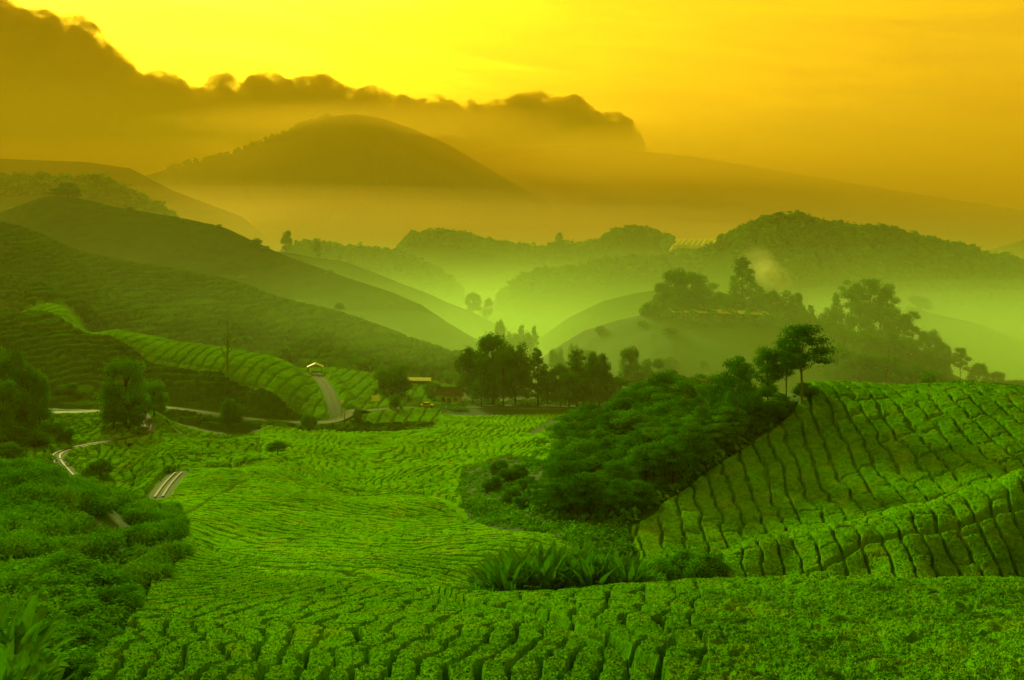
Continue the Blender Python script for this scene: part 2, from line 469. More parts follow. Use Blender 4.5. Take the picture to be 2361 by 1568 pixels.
# wheel tracks and roads: (width, seen centre line, kind)
ROADS = [
 ('road', 3.4, [(-300,955,262),(0,953,262),(90,952,263),(170,951,264),(240,948,268),(275,938,280),(350,936,288),(480,951,286),(560,965,284),(640,972,284),(720,976,284),(780,973,286),(830,952,302),(870,944,312),(980,938,328),(1100,940,334),(1230,944,333),(1340,944,334),(1460,948,332)]),
 ('track', 2.2, [(727,862,358),(745,880,340),(760,905,320),(768,930,304),(776,955,293),(782,972,287)]),
 ('track', 1.7, [(325,955,264),(340,975,250),(342,992,241),(322,1007,233),(260,1017,227),(190,1028,221),(135,1043,212),(127,1056,204),(140,1075,196),(160,1097,186)]),
 ('track', 1.3, [(412,1090,156),(395,1106,150),(380,1124,141),(366,1146,130)]),
]

def chaikin(p, n=2):
    for _ in range(n):
        q = [p[0]]
        for a, b in zip(p[:-1], p[1:]):
            q += [0.75 * a + 0.25 * b, 0.25 * a + 0.75 * b]
        q.append(p[-1]); p = np.array(q)
    return p



# (x, Y, z) along each road, and the ground graded to carry it
ROADLINES = []
for k_, w_, l_ in ROADS:
    p3 = chaikin(np.array([(X_of(p[0], p[2]), p[2], Z_of(p[1], p[2])) for p in l_], float), 3)
    ROADLINES.append((k_, w_, p3))


def grade():
    xx = X_of(UU, YY)
    for k, w, p in ROADLINES:
        best = np.full(UU.shape, 1e9); zr = np.zeros(UU.shape)
        m = (YY > p[:, 1].min() - 25) & (YY < p[:, 1].max() + 25) & (xx > p[:, 0].min() - 25) & (xx < p[:, 0].max() + 25)
        X_, Y_ = xx[m], YY[m]; b = best[m]; zz = zr[m]
        for a, c in zip(p[:-1], p[1:]):
            v = c[:2] - a[:2]; t = np.clip(((X_ - a[0]) * v[0] + (Y_ - a[1]) * v[1]) / (v @ v + 1e-9), 0, 1)
            d = np.hypot(X_ - a[0] - t * v[0], Y_ - a[1] - t * v[1]); q = d < b
            b[q] = d[q]; zz[q] = (a[2] + (c[2] - a[2]) * t)[q]
        f = 1 - smooth(w * .9 + 1.0, w * 2.0 + 5.0, b)
        TZ[m] = TZ[m] * (1 - f) + zz * f


grade()


def ground_z(u, Y):
    """height of the ground (bilinear on the terrain grid); arrays or scalars"""
    u = np.asarray(u, float); L = np.log(np.asarray(Y, float))
    a = np.clip((u - TU0) / TDU, 0, len(tu) - 1.001); b = np.clip((L - TL0) / TDL, 0, len(tl) - 1.001)
    i = a.astype(int); j = b.astype(int); fa = a - i; fb = b - j
    return (TZ[i, j] * (1 - fa) * (1 - fb) + TZ[i + 1, j] * fa * (1 - fb) + TZ[i, j + 1] * (1 - fa) * fb + TZ[i + 1, j + 1] * fa * fb)


def gz_xy(x, Y):
    return ground_z(U0 + np.asarray(x) / np.asarray(Y) * F, Y)


def hit(u, v, Y0=14.0, Y1=6000.0):
    """distance at which the line of sight through (u, v) meets the ground"""
    Ls = np.arange(math.log(Y0), math.log(Y1), 0.002)
    Ys = np.exp(Ls)
    vv = VH - ground_z(np.full(len(Ys), float(u)), Ys) / Ys * F
    k = np.nonzero(vv <= v)[0]
    return float(Ys[k[0]]) if len(k) else None


def seen_line(line, Y0=14.0, Y1=900.0):
    """a line on the ground given as seen points -> list of (x, Y)"""
    out = []
    for p in line:
        Y = hit(p[0], p[1], p[2] if len(p) > 2 else Y0, Y1)
        if Y: out.append((X_of(p[0], Y), Y))
    return np.array(out)


def build_ground():
    V = np.stack([X_of(UU, YY), YY, TZ], -1).reshape(-1, 3)
    n, m = UU.shape
    I = np.arange(n * m).reshape(n, m)
    Fq = np.stack([I[:-1, :-1], I[1:, :-1], I[1:, 1:], I[:-1, 1:]], -1)
    Yf = YY[:-1, :-1]
    parts = [('ground', 'tea valley ground of grass and bare earth under the bushes', Yf < 690, M['ground']),
             ('hills', 'hazy green hills behind the tea valley', (Yf >= 690) & (Yf < 2750), M['hill']),
             ('mountains', 'broad dark mountain rising from the mist', Yf >= 2750, M['mountain'])]
    for name, lab, mask, mat in parts:
        v, f = compact(V, Fq[mask])
        tag(obj_of(name, mesh_np(name, v, f), mat), lab, name.rstrip('s'), kind='structure')
    # the ground below and behind the camera
    s = 11.0
    xs = X_of(tu, s)
    Vb = [(x, s, ground_z(u, s)) for x, u in zip(xs, tu)]


build_ground()

# ---------------------------------------------------------------- tea: clipped rows modelled on a fine sheet over the ground
def seg_dist(x, y, line, best=None):
    """distance to a polyline in plan"""
    d = np.full(x.shape, 1e9, np.float32) if best is None else best
    for (ax, ay), (bx, by) in zip(line[:-1], line[1:]):
        pad = 4.0
        m = (x > min(ax, bx) - pad) & (x < max(ax, bx) + pad) & (y > min(ay, by) - pad) & (y < max(ay, by) + pad)
        if not m.any(): continue
        px, py = x[m] - ax, y[m] - ay
        vx, vy = bx - ax, by - ay
        t = np.clip((px * vx + py * vy) / (vx * vx + vy * vy + 1e-9), 0, 1)
        d[m] = np.minimum(d[m], np.hypot(px - t * vx, py - t * vy))
    return d


PATHS = [
 # (half width m, seen polyline)
 (0.12, [(1040,1405),(1090,1425),(1200,1440),(1250,1455),(1320,1490),(1400,1520),(1440,1545),(1500,1580)]),
 (0.10, [(533,1066),(538,1082),(571,1098),(583,1111),(542,1123),(517,1142),(471,1165),(438,1186),(417,1213),(433,1238),(454,1257),(492,1273),(512,1290),(560,1312),(604,1319),(708,1325),(826,1336),(960,1372),(1040,1405)]),
 (0.75, [(640,1057),(700,1099),(733,1116),(826,1141),(963,1143)]),
 (0.9, [(963,1144),(1007,1151),(1046,1169),(1081,1192),(1116,1210),(1146,1221),(1203,1224),(1290,1231)]),
 (0.02, [(1853,1337),(1898,1333),(1966,1283),(2012,1265),(2098,1256),(2234,1224),(2284,1206),(2361,1197),(2600,1180)]),
 (0.3, [(700,1200),(760,1215),(830,1240),(900,1262)]),
 (0.25, [(245,787),(339,823),(420,842),(508,861),(621,902),(700,930)]),
 (1.1, [(1210,1232),(1300,1240),(1380,1228),(1440,1216),(1500,1190)]),
]
SPR = np.random.default_rng(77)


def sprout(v, f, top, share, size):
    """young shoots: small leaves standing out of the clipped surface"""
    n = int(len(v) * share)
    ok = np.nonzero(top)[0]
    if len(ok) < 10: return v, f
    c = v[ok[SPR.integers(0, len(ok), n)]] + np.c_[SPR.normal(size=(n, 2)) * .03, SPR.random(n) * size * .55]
    nr = SPR.normal(size=(n, 3)) * .36 + np.array([0, 0, .8]); nr /= np.linalg.norm(nr, axis=1)[:, None]
    t = np.cross(nr, SPR.normal(size=(n, 3))); t /= np.linalg.norm(t, axis=1)[:, None] + 1e-9
    b = np.cross(nr, t); s = size * (.6 + .8 * SPR.random(n))[:, None]
    q = np.stack([c - t * s * .8, c + b * s * .4, c + t * s * .8, c - b * s * .4], 1).reshape(-1, 3)
    return np.vstack([v, q]), np.vstack([f, np.arange(n * 4).reshape(-1, 4) + len(v)])


def build_tea():
    u = np.r_[np.arange(-500.0, -60, 3.6), np.arange(-60, 2420, 1.7), np.arange(2422, 3050, 3.6)]
    l1 = np.arange(math.log(20), math.log(140), 0.0021)
    l2 = np.arange(l1[-1] + 0.0021, math.log(655), 0.0024)
    L = np.r_[l1, l2]
    U, LG = np.meshgrid(u, L, indexing='ij')
    Y = np.exp(LG)
    z0 = ground_z(U, Y)
    x = X_of(U, Y)
    R = np.zeros(U.shape, np.int8)
    U_true, Y_true = U, Y
    nj = fbm2(x / 2.6, Y / 2.6, 71, 3)
    U = U + nj * 900 / Y; Y = Y * (1 + nj * 0.006)
    yb = np.interp(u, [330, 433, 512, 604, 708, 826, 950, 1080, 1200, 2660], [56, 74, 72, 67, 66, 64, 60, 55, 56, 57])[:, None]
    ufg = np.interp(L, np.log([22, 28, 40, 48, 56, 75]), [160, 205, 300, 330, 345, 433])[None]
    R[(Y < yb) & (U > ufg)] = 1
    yp3 = np.interp(u, [300, 375, 417, 600, 640, 700, 733, 826, 963, 1007, 1046, 1081, 1116, 1146, 1203, 1290],
                    [132, 150, 160, 173, 173, 158, 151, 139, 136, 132, 125, 112, 103, 99, 95, 91])[:, None]
    umid = np.interp(L, np.log([56, 74, 85, 95, 120, 150]), [345, 433, 415, 405, 330, 370])[None]
    R[(Y >= yb) & (Y < yp3) & (U > umid) & (U < 1330) & ~((Y < 66 + 0 * U) & (U > 1040)) & ~((U > 1290) & (Y > 88))] = 2
    # terraces behind the slope path
    rav = ((U > np.interp(L, np.log([95, 110, 125, 150, 185, 205]), [1100, 1090, 1075, 1060, 1075, 1180])[None]) &
           (U < np.interp(L, np.log([95, 110, 125, 150, 185, 205]), [1400, 1330, 1290, 1260, 1250, 1200])[None]) & (Y < 205))
    uf = np.interp(L, np.log([95, 150, 175, 205, 230, 300]), [1200, 1190, 1260, 1330, 1400, 1470])[None]
    R[(Y >= yp3) & (Y < 318) & (U > 600) & (U < uf) & ~rav] = 3
    # right hill
    umin = np.interp(L, np.log([66, 72, 78, 82, 95, 102, 109, 115, 120, 123]), [1700, 1630, 1540, 1480, 1450, 1535, 1639, 1739, 1825, 1852])[None]
    R[(Y > 66) & (Y < 135) & (U > umin)] = 4
    R[(Y > 66) & (Y < np.interp(u, [1480, 1535, 1707, 1921, 2361], [75, 77, 80.5, 82, 83])[:, None]) & (U > umin)] = 5
    # left basin, spur, hillside
    R[(Y > 98) & (Y < 268) & (U <= 640) & (R == 0)] = 6
    R[(Y > 272) & (Y < 385) & (U < 1010 + (Y - 300) * 0.6)] = 7
    yband = np.interp(u, [0, 151, 245, 339, 508, 621, 700, 780], [390, 352, 334, 316, 305, 296, 290, 286])[:, None]
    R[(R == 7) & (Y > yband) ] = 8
    R[(Y >= 385) & (Y < 650) & (U < 1110)] = 9
    U, Y = U_true, Y_true
    # roads and meadow strips carry no tea
    dr = np.full(U.shape, 1e9, np.float32)
    xf, Yf = x.astype(np.float32), Y.astype(np.float32)
    for k, w, line in ROADLINES:
        dd = seg_dist(xf, Yf, line[::3, :2])
        dr = np.minimum(dr, dd - w * 0.5)
    R[dr < 0.8] = 0
    # bare patches
    n_bare = fbm2(x / 9, Y / 9, 91, 3)
    R[(R == 6) & (n_bare > 0.42)] = 0
    R[(R == 3) & (U > 1210) & (Y > 262) & (np.abs(U - (1225 + (Y - 262) * 1.5)) < 9)] = 0

    H = np.choose(R, [0, .72, .42, .65, .62, .70, .85, 1.2, 0.7, 2.0]).astype(np.float32)
    s = np.zeros(U.shape, np.float32); t = np.zeros_like(s)
    sp = np.ones_like(s); bl = np.full(U.shape, 5.0, np.float32)

    def put(r, sv, spacing, block, tv):
        m = R == r
        s[m] = sv[m]; sp[m] = spacing[m] if isinstance(spacing, np.ndarray) else spacing; bl[m] = block; t[m] = tv[m]
    w1 = fbm2(x / 5.0, Y / 5.0, 11, 3).astype(np.float32)
    w2 = fbm2(x / 1.6, Y / 1.6, 12, 2).astype(np.float32)
    w3 = fbm2(x / 22.0, Y / 22.0, 13, 3).astype(np.float32)
    left = smooth(4, 22, -x)
    w4 = noise2(x / 0.55, Y / 0.55, 14)
    pY = np.interp(u, [1040, 1250, 1320, 1440, 1500], [44, 36.5, 33.5, 30, 28])[:, None]
    lean = np.interp(u, [0, 300, 1000, 1250, 1450], [4, 5.5, 10, 11, 4])[:, None] * (1 - smooth(-1.0, 1.5, Y - pY) * smooth(980, 1100, U)) + 0.8
    put(1, (U - U0 - lean * (Y - 28)) / 70 - left * np.maximum(Y - 40, 0) * 0.55 + 0.95 * w1 + 0.25 * w2 + 0.11 * w4, Y / 37, 4.4, Y + 0.3 * x)
    put(2, (Y + 0.22 * x + 5.0 * w3) / 1.45 + 0.55 * w1 + 0.12 * w2, 1.45, 5.0, x - 0.2 * Y)
    put(3, (x + 0.25 * (Y - 190) * smooth(-15, -45, x) + 7 * w3) / 2.0 + 0.5 * w1, 2.0, 4.2, Y + 2 * w1)
    put(4, (x - 0.09 * (Y - 90)) / 1.95 + 0.42 * w1 + 0.12 * w2 + 0.04 * w4, 1.95, 5.2, Y)
    put(5, (x - 0.16 * (Y - 80)) / 1.5 + 0.42 * w1 + 0.12 * w2, 1.5, 5.5, Y)
    put(6, (x + 0.3 * Y + 6 * w3) / 2.3 + 0.5 * w1, 2.3, 2.6, Y - 0.3 * x)
    put(7, (z0 + 1.1 * w3) / 1.35 + 0.35 * w1, 3.4, 9.0, x)
    put(8, x / 3.9 + 0.2 * w1, 3.9, 16.0, Y)
    put(9, (z0 + 1.6 * w3) / 1.9 + 0.30 * w1, 5.5, 8.0, x + 3 * w1)
    si = np.floor(s)
    fr = s - si
    d_row = np.minimum(fr, 1 - fr) * sp
    jit = hash2(si, np.zeros_like(si), 5) * bl
    tt = (t + jit) / bl + 0.12 * w2
    ti = np.floor(tt); ft = tt - ti
    d_cross = np.minimum(ft, 1 - ft) * bl
    # how open each gap is, varying along it
    opn = smooth(-0.35, 0.35, noise2(s * 0.9 + 3, t * 0.35, 21) + 0.12)
    gate = np.ones_like(s)
    m1 = R == 1
    gate[m1] = (1 - 0.95 * smooth(1540, 1700, U[m1] + 60 * w1[m1])) * (1 - 0.5 * smooth(1000, 500, U[m1]) * smooth(40, 48, Y[m1]))
    gate[R == 2] = 0.85
    wr = (0.085 + 0.05 * w2) * np.clip(Y / 60, 0.9, 3.2)
    wr[m1] *= 1.4
    wr[R >= 7] *= 2.4
    wr[R == 8] *= 0.55
    wr[R == 9] *= 1.6
    wr[(R == 4) | (R == 5)] *= 1.15
    prof_row = smooth(wr * 0.6, wr * 1.25, d_row)
    prof_row = 1 - (1 - prof_row) * gate * (0.75 + 0.25 * opn)
    opc = smooth(0.35, 0.75, hash2(si, ti, 8)) * np.where(R == 6, 1.0, 0.75) * np.where(R == 2, .6, 1)
    prof_c = smooth(wr * 0.3, wr * 1.7, d_cross)
    prof_c = 1 - (1 - prof_c) * gate * opc
    dp = np.full(U.shape, 1e9, np.float32)
    for hw, l in PATHS:
        pl = seen_line(l, 20.0)
        if len(pl) > 1:
            dd = seg_dist(xf, Yf, chaikin(pl, 1))
            dp = np.minimum(dp, dd + 0.18 * w2 - hw)
    prof_p = smooth(0.0, 0.35, dp)
    dome = 1 - 0.045 * np.abs(2 * fr - 1) ** 3 * gate - 0.07 * np.abs(2 * ft - 1) ** 3 * gate
    mk_ = (R > 0).astype(np.float32)
    for ax in (0, 1):
        k_ = 5 if ax == 0 else 4
        cs = np.cumsum(np.pad(mk_, [(k_ + 1, k_) if a == ax else (0, 0) for a in (0, 1)], mode='edge'), axis=ax)
        mk_ = (np.take(cs, np.arange(2 * k_ + 1, cs.shape[ax]), ax) - np.take(cs, np.arange(0, cs.shape[ax] - 2 * k_ - 1), ax)) / (2 * k_ + 1)
    prof_e = smooth(0.55, 1.0, mk_)
    g = prof_row * prof_c * prof_p * prof_e
    # leafy relief
    fl = fbm2(x / 0.75, Y / 0.75, 41, 3) * np.where(R == 1, 0.06, 0.10)
    ff = fbm2(x / 0.16, Y / 0.16, 42, 2) * 0.065 * smooth(130, 60, Y)
    vf = hash2(np.arange(U.size).reshape(U.shape), si * 0, 3) - 0.5
    fl2 = noise2(x / 2.2, Y / 2.2, 43) * np.where(R == 1, 0.06, 0.14)
    patch = np.where(R == 1, smooth(1500, 1750, U), 0) * (fbm2(x / 1.1, Y / 1.5, 61, 3) * 0.30 - 0.35 * smooth(0.30, 0.5, fbm2(x / 1.9, Y / 1.2, 62, 3)))
    far = smooth(150, 260, Y)
    farn = fbm2(x / 2.4, Y / 3.5, 44, 3) * 0.35 * far
    h = H * dome * g + (fl + ff + fl2 + patch + farn + vf * 0.05 * smooth(100, 50, Y)) * (0.25 + 0.75 * g) * prof_e
    zz = z0 + np.maximum(h, 0.03)
    # the slope region of round bushes sinks to nothing at its borders
    V = np.stack([x, Y, zz], -1).reshape(-1, 3)
    TOP = (g > 0.985).ravel()
    n, m = U.shape
    I = np.arange(n * m, dtype=np.int64).reshape(n, m)
    Fq = np.stack([I[:-1, :-1], I[1:, :-1], I[1:, 1:], I[:-1, 1:]], -1)
    Rf = np.where((R[:-1, :-1] == R[1:, 1:]) & (R[:-1, :-1] == R[1:, :-1]) & (R[:-1, :-1] == R[:-1, 1:]), R[:-1, :-1], np.minimum(R[:-1, :-1], R[1:, 1:]))
    Rf = np.where((R[:-1, :-1] == 0) | (R[1:, 1:] == 0) | (R[1:, :-1] == 0) | (R[:-1, 1:] == 0), 0, Rf)
    sc_ = si[:-1, :-1]
    rowed = ((Rf == 1) & (U[:-1, :-1] < 1700) & (U[:-1, :-1] > 560)) | (Rf == 4) | (Rf == 5)
    labels = {
        1: ('dense clipped tea bushes covering the near field at the bottom right corner', 'near'),
        2: ('bright green tea bushes in thin wavy rows over the central slope', 'mid'),
        3: ('tea bushes on the low terraces behind the central slope', 'mid'),
        4: None, 5: None,
        6: ('rounded tea bushes in the hollow beside the curving dirt track', 'mid'),
        7: ('tea bushes in level rows on the spur above the valley road', 'far'),
        8: ('sunlit band of tea crossed by thin dark gaps on the spur crest', 'far'),
        9: ('dark tea bushes in level rows over the big left hillside', 'far')}
    lab_rows = {1: ('broad clipped tea hedge of the near field', 'tea hedges of the near field'),
                4: ('shaded tea hedge on the upper right hill', 'tea hedges on the upper right hill'),
                5: ('bright tea hedge on the low fold of the right hill', 'tea hedges on the right hill fold')}
    for r in (1, 4, 5):
        mk = (Rf == r) & rowed
        ids, cn = np.unique(sc_[mk], return_counts=True)
        small = ids[cn < 1500]
        rowed &= ~(mk & np.isin(sc_, small))
    for r in (4, 5):
        labels[r] = ('last short tea bushes at the edge of the right hill', 'mid')
    for r, lb in labels.items():
        mk = (Rf == r) & ~rowed
        if lb and mk.any():
            fq_ = Fq[mk]; uq, inv = np.unique(fq_.ravel(), return_inverse=True); v, f = V[uq], inv.reshape(-1, 4)
            if r in (1, 2, 3, 4, 5): v, f = sprout(v, f, TOP[uq], {1: .12, 2: .08, 3: .06}.get(r, .16), {1: .062, 2: .085, 3: .16}.get(r, .10))
            o = obj_of('tea_bushes', mesh_np('tea_bushes', v, f), M['tea_lit'] if r in (2, 3) else M['tea'] if r == 8 else M['tea'] if lb[1] != 'far' else M['tea_far'])  # spur crest takes a lighter leaf than its flanks, sunlight painted into the colour
            tag(o, lb[0], 'tea bushes', kind='stuff')
    rows_ = {}
    for r, (lb, gp) in lab_rows.items():
        mk = (Rf == r) & rowed
        fr_ = Fq[mk]; sr = sc_[mk]
        order = np.argsort(sr, kind='stable'); fr_ = fr_[order]; sr = sr[order]
        cuts = np.r_[0, np.nonzero(np.diff(sr))[0] + 1, len(sr)]
        for a, b in zip(cuts[:-1], cuts[1:]):
            f = fr_[a:b]
            if len(f) < 1500:
                continue
            vv = f.ravel(); uq, inv = np.unique(vv, return_inverse=True)
            o = obj_of('tea_hedge', mesh_np('tea_hedge', *sprout(V[uq], inv.reshape(-1, 4), TOP[uq], .10 if r == 1 else .16, .062 if r == 1 else .10)), M['tea'])
            rows_.setdefault(r, []).append((float(np.median(V[uq, 0] / V[uq, 1])), o, lb, gp))
    for r, lst in rows_.items():
        lst.sort(key=lambda q: q[0])
        for i, (_, o, lb, gp) in enumerate(lst):
            tag(o, lb + ', ' + ordinal(i) + ' row from the left', 'tea hedge', gp)


build_tea()

# roads as sheets a little above the ground
M['road'] = plain_mat('pale_road', (0.028, 0.11, 0.008), (0.055, 0.16, 0.014), 0.8, 0.7)
M['rut'] = plain_mat('worn_track_earth', (0.014, 0.060, 0.002), (0.028, 0.095, 0.004), 1.2, 0.6)


def ribbon(line, off0, off1, lift):
    p = line[:, :2]
    d = np.gradient(p, axis=0); d /= np.linalg.norm(d, axis=1)[:, None] + 1e-9
    nrm = np.c_[-d[:, 1], d[:, 0]]
    V = []
    k = 5
    for i in range(k):
        q = p + nrm * (off0 + (off1 - off0) * i / (k - 1))
        zc = gz_xy(q[:, 0], q[:, 1])
        V.append(np.c_[q, zc])
    V = np.array(V)
    zmax = V[:, :, 2].max(0)
    V[:, :, 2] = np.maximum(V[:, :, 2], zmax - 0.15) + lift
    n = len(p)
    I = np.arange(k * n).reshape(k, n)
    Fq = np.stack([I[:-1, :-1], I[:-1, 1:], I[1:, 1:], I[1:, :-1]], -1).reshape(-1, 4)
    return V.reshape(-1, 3), Fq


def build_roads():
    for k, w, line in ROADLINES:
        if k == 'road':
            v, f = ribbon(line, -w / 2, w / 2, 0.12)
            tag(obj_of('road', mesh_np('road', v, f), M['road']), 'pale valley road', 'road', kind='structure')
        else:
            a = ribbon(line, -w / 2, -w / 2 + 0.34, 0.14); b = ribbon(line, w / 2 - 0.34, w / 2, 0.14)
            v = np.vstack([a[0], b[0]]); f = np.vstack([a[1], b[1] + len(a[0])])
            tag(obj_of('track', mesh_np('track', v, f), M['rut']), 'two worn wheel ruts', 'track', kind='structure')


build_roads()

# ---------------------------------------------------------------- plants
RNG = np.random.default_rng(12)
M['bark'] = plain_mat('bark', (0.035, 0.040, 0.004), (0.075, 0.075, 0.010), 3.0, 0.9, 0.6)
M['pale_bark'] = plain_mat('pale_bark', (0.08, 0.15, 0.02), (0.16, 0.26, 0.04), 2.0, 0.85, 0.4)
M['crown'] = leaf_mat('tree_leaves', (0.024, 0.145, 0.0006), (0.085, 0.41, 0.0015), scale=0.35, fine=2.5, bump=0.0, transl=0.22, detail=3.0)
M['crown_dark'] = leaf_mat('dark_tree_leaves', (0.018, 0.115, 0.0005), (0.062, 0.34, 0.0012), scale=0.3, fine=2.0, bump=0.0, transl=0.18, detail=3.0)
M['bush'] = leaf_mat('bush_leaves', (0.018, 0.13, 0.0008), (0.075, 0.40, 0.002), scale=1.2, fine=9.0, bump=0.0, transl=0.2, detail=3.0)
M['knoll'] = leaf_mat('young_bush_leaves', (0.030, 0.19, 0.0008), (0.11, 0.50, 0.002), scale=1.2, fine=9.0, bump=0.0, transl=0.2, detail=3.0)
M['banana'] = leaf_mat('big_leaves', (0.024, 0.15, 0.0008), (0.09, 0.40, 0.002), scale=0.8, fine=4.0, bump=0.2, rough=0.45, transl=0.25, detail=3.0)


def tube(path, radii, seg=7):
    path = np.array(path, float); n = len(path)
    d = np.gradient(path, axis=0); d /= np.linalg.norm(d, axis=1)[:, None] + 1e-9
    ref = np.array([0.0, 1.0, 0.1]); V = []
    for p, t, r in zip(path, d, radii):
        a = np.cross(t, ref); a /= np.linalg.norm(a) + 1e-9; b = np.cross(t, a)
        th = np.linspace(0, 2 * np.pi, seg, endpoint=False)
        V.append(p + r * (np.cos(th)[:, None] * a + np.sin(th)[:, None] * b))
    V = np.vstack(V)
    i, j = np.meshgrid(np.arange(n - 1), np.arange(seg), indexing='ij')
    a = i * seg + j; b = i * seg + (j + 1) % seg
    return V, np.stack([a, b, b + seg, a + seg], -1).reshape(-1, 4)


def join(parts):
    V, Fq, k = [], [], 0
    for v, f in parts:
        V.append(v); Fq.append(f + k); k += len(v)
    return np.vstack(V), np.vstack(Fq)


def leaf_cloud(blobs, n, size, rng, shell=0.4, droop=0.0, aspect=1.6):
    """leaf-sized quads spread through ellipsoids (cx, cy, cz, rx, ry, rz)"""
    b = np.array(blobs, float)
    wgt = (b[:, 3] * b[:, 4] * b[:, 5]) ** (2 / 3); wgt /= wgt.sum()
    k = rng.choice(len(b), n, p=wgt)
    d = rng.normal(size=(n, 3)); d /= np.linalg.norm(d, axis=1)[:, None]
    r = shell + (1 - shell) * rng.random(n) ** 0.6
    r = r * (1 + np.where(rng.random(n) < .3, np.abs(rng.normal(size=n)) * .28, 0))
    lump = 1 + 0.22 * np.sin(d[:, 0] * 7 + k) * np.sin(d[:, 1] * 6 + k * 2) + 0.12 * np.sin(d[:, 2] * 9 + k * 3)
    c = b[k, :3] + d * b[k, 3:] * (r * lump)[:, None]
    nrm = d * 0.9 + rng.normal(size=(n, 3)) * 0.42 + np.array([0, 0, 0.45]); nrm /= np.linalg.norm(nrm, axis=1)[:, None]
    t = np.cross(nrm, rng.normal(size=(n, 3))); t /= np.linalg.norm(t, axis=1)[:, None] + 1e-9
    t[:, 2] -= droop; bt = np.cross(nrm, t)
    s = size * (0.6 + 0.8 * rng.random(n))[:, None]
    a_ = t * s * aspect * 0.5; b_ = bt * s * 0.5
    V = np.stack([c - a_, c + b_ * 1.0, c + a_, c - b_ * 1.0], 1).reshape(-1, 3)
    return V, np.arange(n * 4).reshape(-1, 4)


def tree_parts(kind, seed):
    rng = np.random.default_rng(seed)
    R = rng.random
    wood, blobs = [], []

    def limb(p0, p1, r0, sag=0.06):
        p0, p1 = np.array(p0), np.array(p1)
        mid = (p0 + p1) / 2 + np.array([(R() - .5) * .06, (R() - .5) * .06, sag])
        wood.append(tube([p0, mid, p1], [r0, r0 * 0.6, r0 * 0.22], 5))
    lean = (R() - .5) * 0.08
    if kind == 'broad':
        wood.append(tube([(0, 0, -.04), (lean * .3, 0, .15), (lean, 0, .4), (lean, 0.01, .75)], [.035, .024, .018, .006]))
        for i in range(42):
            a = i * 2.4 + R(); h = R() ** 0.9
            z = .17 + .74 * h; rr = .42 * math.sqrt(max(0.05, 1 - ((z - .48) / .50) ** 2)) * (0.5 + .5 * R())
            s = .085 + .06 * R()
            blobs.append((lean + rr * math.cos(a), rr * math.sin(a), z, s * 1.25, s * 1.25, s * .8))
            if i % 3 == 0: limb((lean * .8, 0, .2 + .4 * h), blobs[-1][:3], .012)
        n, size = 9500, .024
    elif kind == 'tier':
        wood.append(tube([(0, 0, -.04), (lean * .2, 0, .2), (lean, .01, .5), (lean * 1.4, 0, .88)], [.020, .015, .012, .004]))
        for i in range(17):
            a = i * 2.4 + R() * .8; z = .50 + .46 * (i / 17.0) + R() * .03
            rr = (.30 - .24 * max(0, (z - .74) / .25)) * (0.55 + .5 * R())
            s = .075 + .05 * R()
            blobs.append((lean + rr * math.cos(a), rr * math.sin(a), z, s * 1.5, s * 1.5, s * .55))
            limb((lean * .9, 0, z - .14), blobs[-1][:3], .008, .02)
        n, size = 5200, .019
    elif kind == 'sparse':
        wood.append(tube([(0, 0, -.04), (lean * .2, 0, .2), (lean, .01, .5), (lean * 1.4, 0, .9)], [.016, .012, .009, .003]))
        for i in range(16):
            a = i * 2.4 + R(); z = .42 + .55 * R(); rr = .26 * (0.4 + .6 * R())
            s = .06 + .05 * R()
            blobs.append((lean + rr * math.cos(a), rr * math.sin(a), z, s * 1.6, s * 1.3, s * .6))
            limb((lean * .9, 0, z - .18), blobs[-1][:3], .007, .01)
        n, size = 3000, .020
    elif kind == 'cone':
        wood.append(tube([(0, 0, -.04), (0, 0, .4), (lean, 0, 1.0)], [.022, .015, .003]))
        for i in range(34):
            z = .16 + .82 * (i / 34.0); a = i * 2.4 + R()
            rr = (.22 * (1 - z) ** 0.7 + .03) * (0.6 + .6 * R())
            s = .045 + .05 * (1 - z) * (0.6 + R())
            blobs.append((lean * z + rr * math.cos(a), rr * math.sin(a), z, s * 1.3, s * 1.3, s * .7))
            if i % 2: limb((lean * z, 0, z), blobs[-1][:3], .006, .01)
        n, size = 4600, .021
    elif kind == 'bush':
        for i in range(5):
            a = i * 1.3 + R(); wood.append(tube([(0, 0, -.05), (.12 * math.cos(a), .12 * math.sin(a), .3), (.28 * math.cos(a), .28 * math.sin(a), .7)], [.03, .02, .008], 5))
        for i in range(26):
            a = i * 2.4 + R(); z = .12 + .68 * R(); rr = .46 * math.sqrt(max(.05, 1 - (z / .98) ** 2)) * (.5 + .5 * R())
            s = .14 + .08 * R()
            blobs.append((rr * math.cos(a), rr * math.sin(a), z, s * 1.1, s * 1.1, s * .85))
        n, size = 6000, .036
    elif kind == 'snag':
        wood.append(tube([(0, 0, -.04), (.004, 0, .3), (-.006, 0, .6), (.01, 0, 1.0)], [.014, .011, .007, .002]))
        for z, dx, dz, r in [(.22, .09, .30, .007), (.3, -.12, .32, .007), (.38, .06, .36, .006), (.46, -.07, .30, .005), (.16, .07, .22, .005), (.52, .05, .25, .004), (.34, -.04, .28, .004)]:
            wood.append(tube([(0, 0, z), (dx * .6, dx * .3, z + dz * .45), (dx, dx * .2, z + dz)], [r, r * .7, r * .25], 5))
        return join(wood), None
    c = leaf_cloud(blobs, n, size, rng)
    return join(wood), c


PROTO = {}


def proto(kind, var):
    if (kind, var) not in PROTO:
        (wv, wf), c = tree_parts(kind, 100 + var * 7 + len(kind) * 31)
        wm = mesh_np('trunk', wv, wf); cm = None
        if c: cm = mesh_np('crown', c[0], c[1], False)
        PROTO[(kind, var)] = (wm, cm)
    return PROTO[(kind, var)]


MATVAR = {}


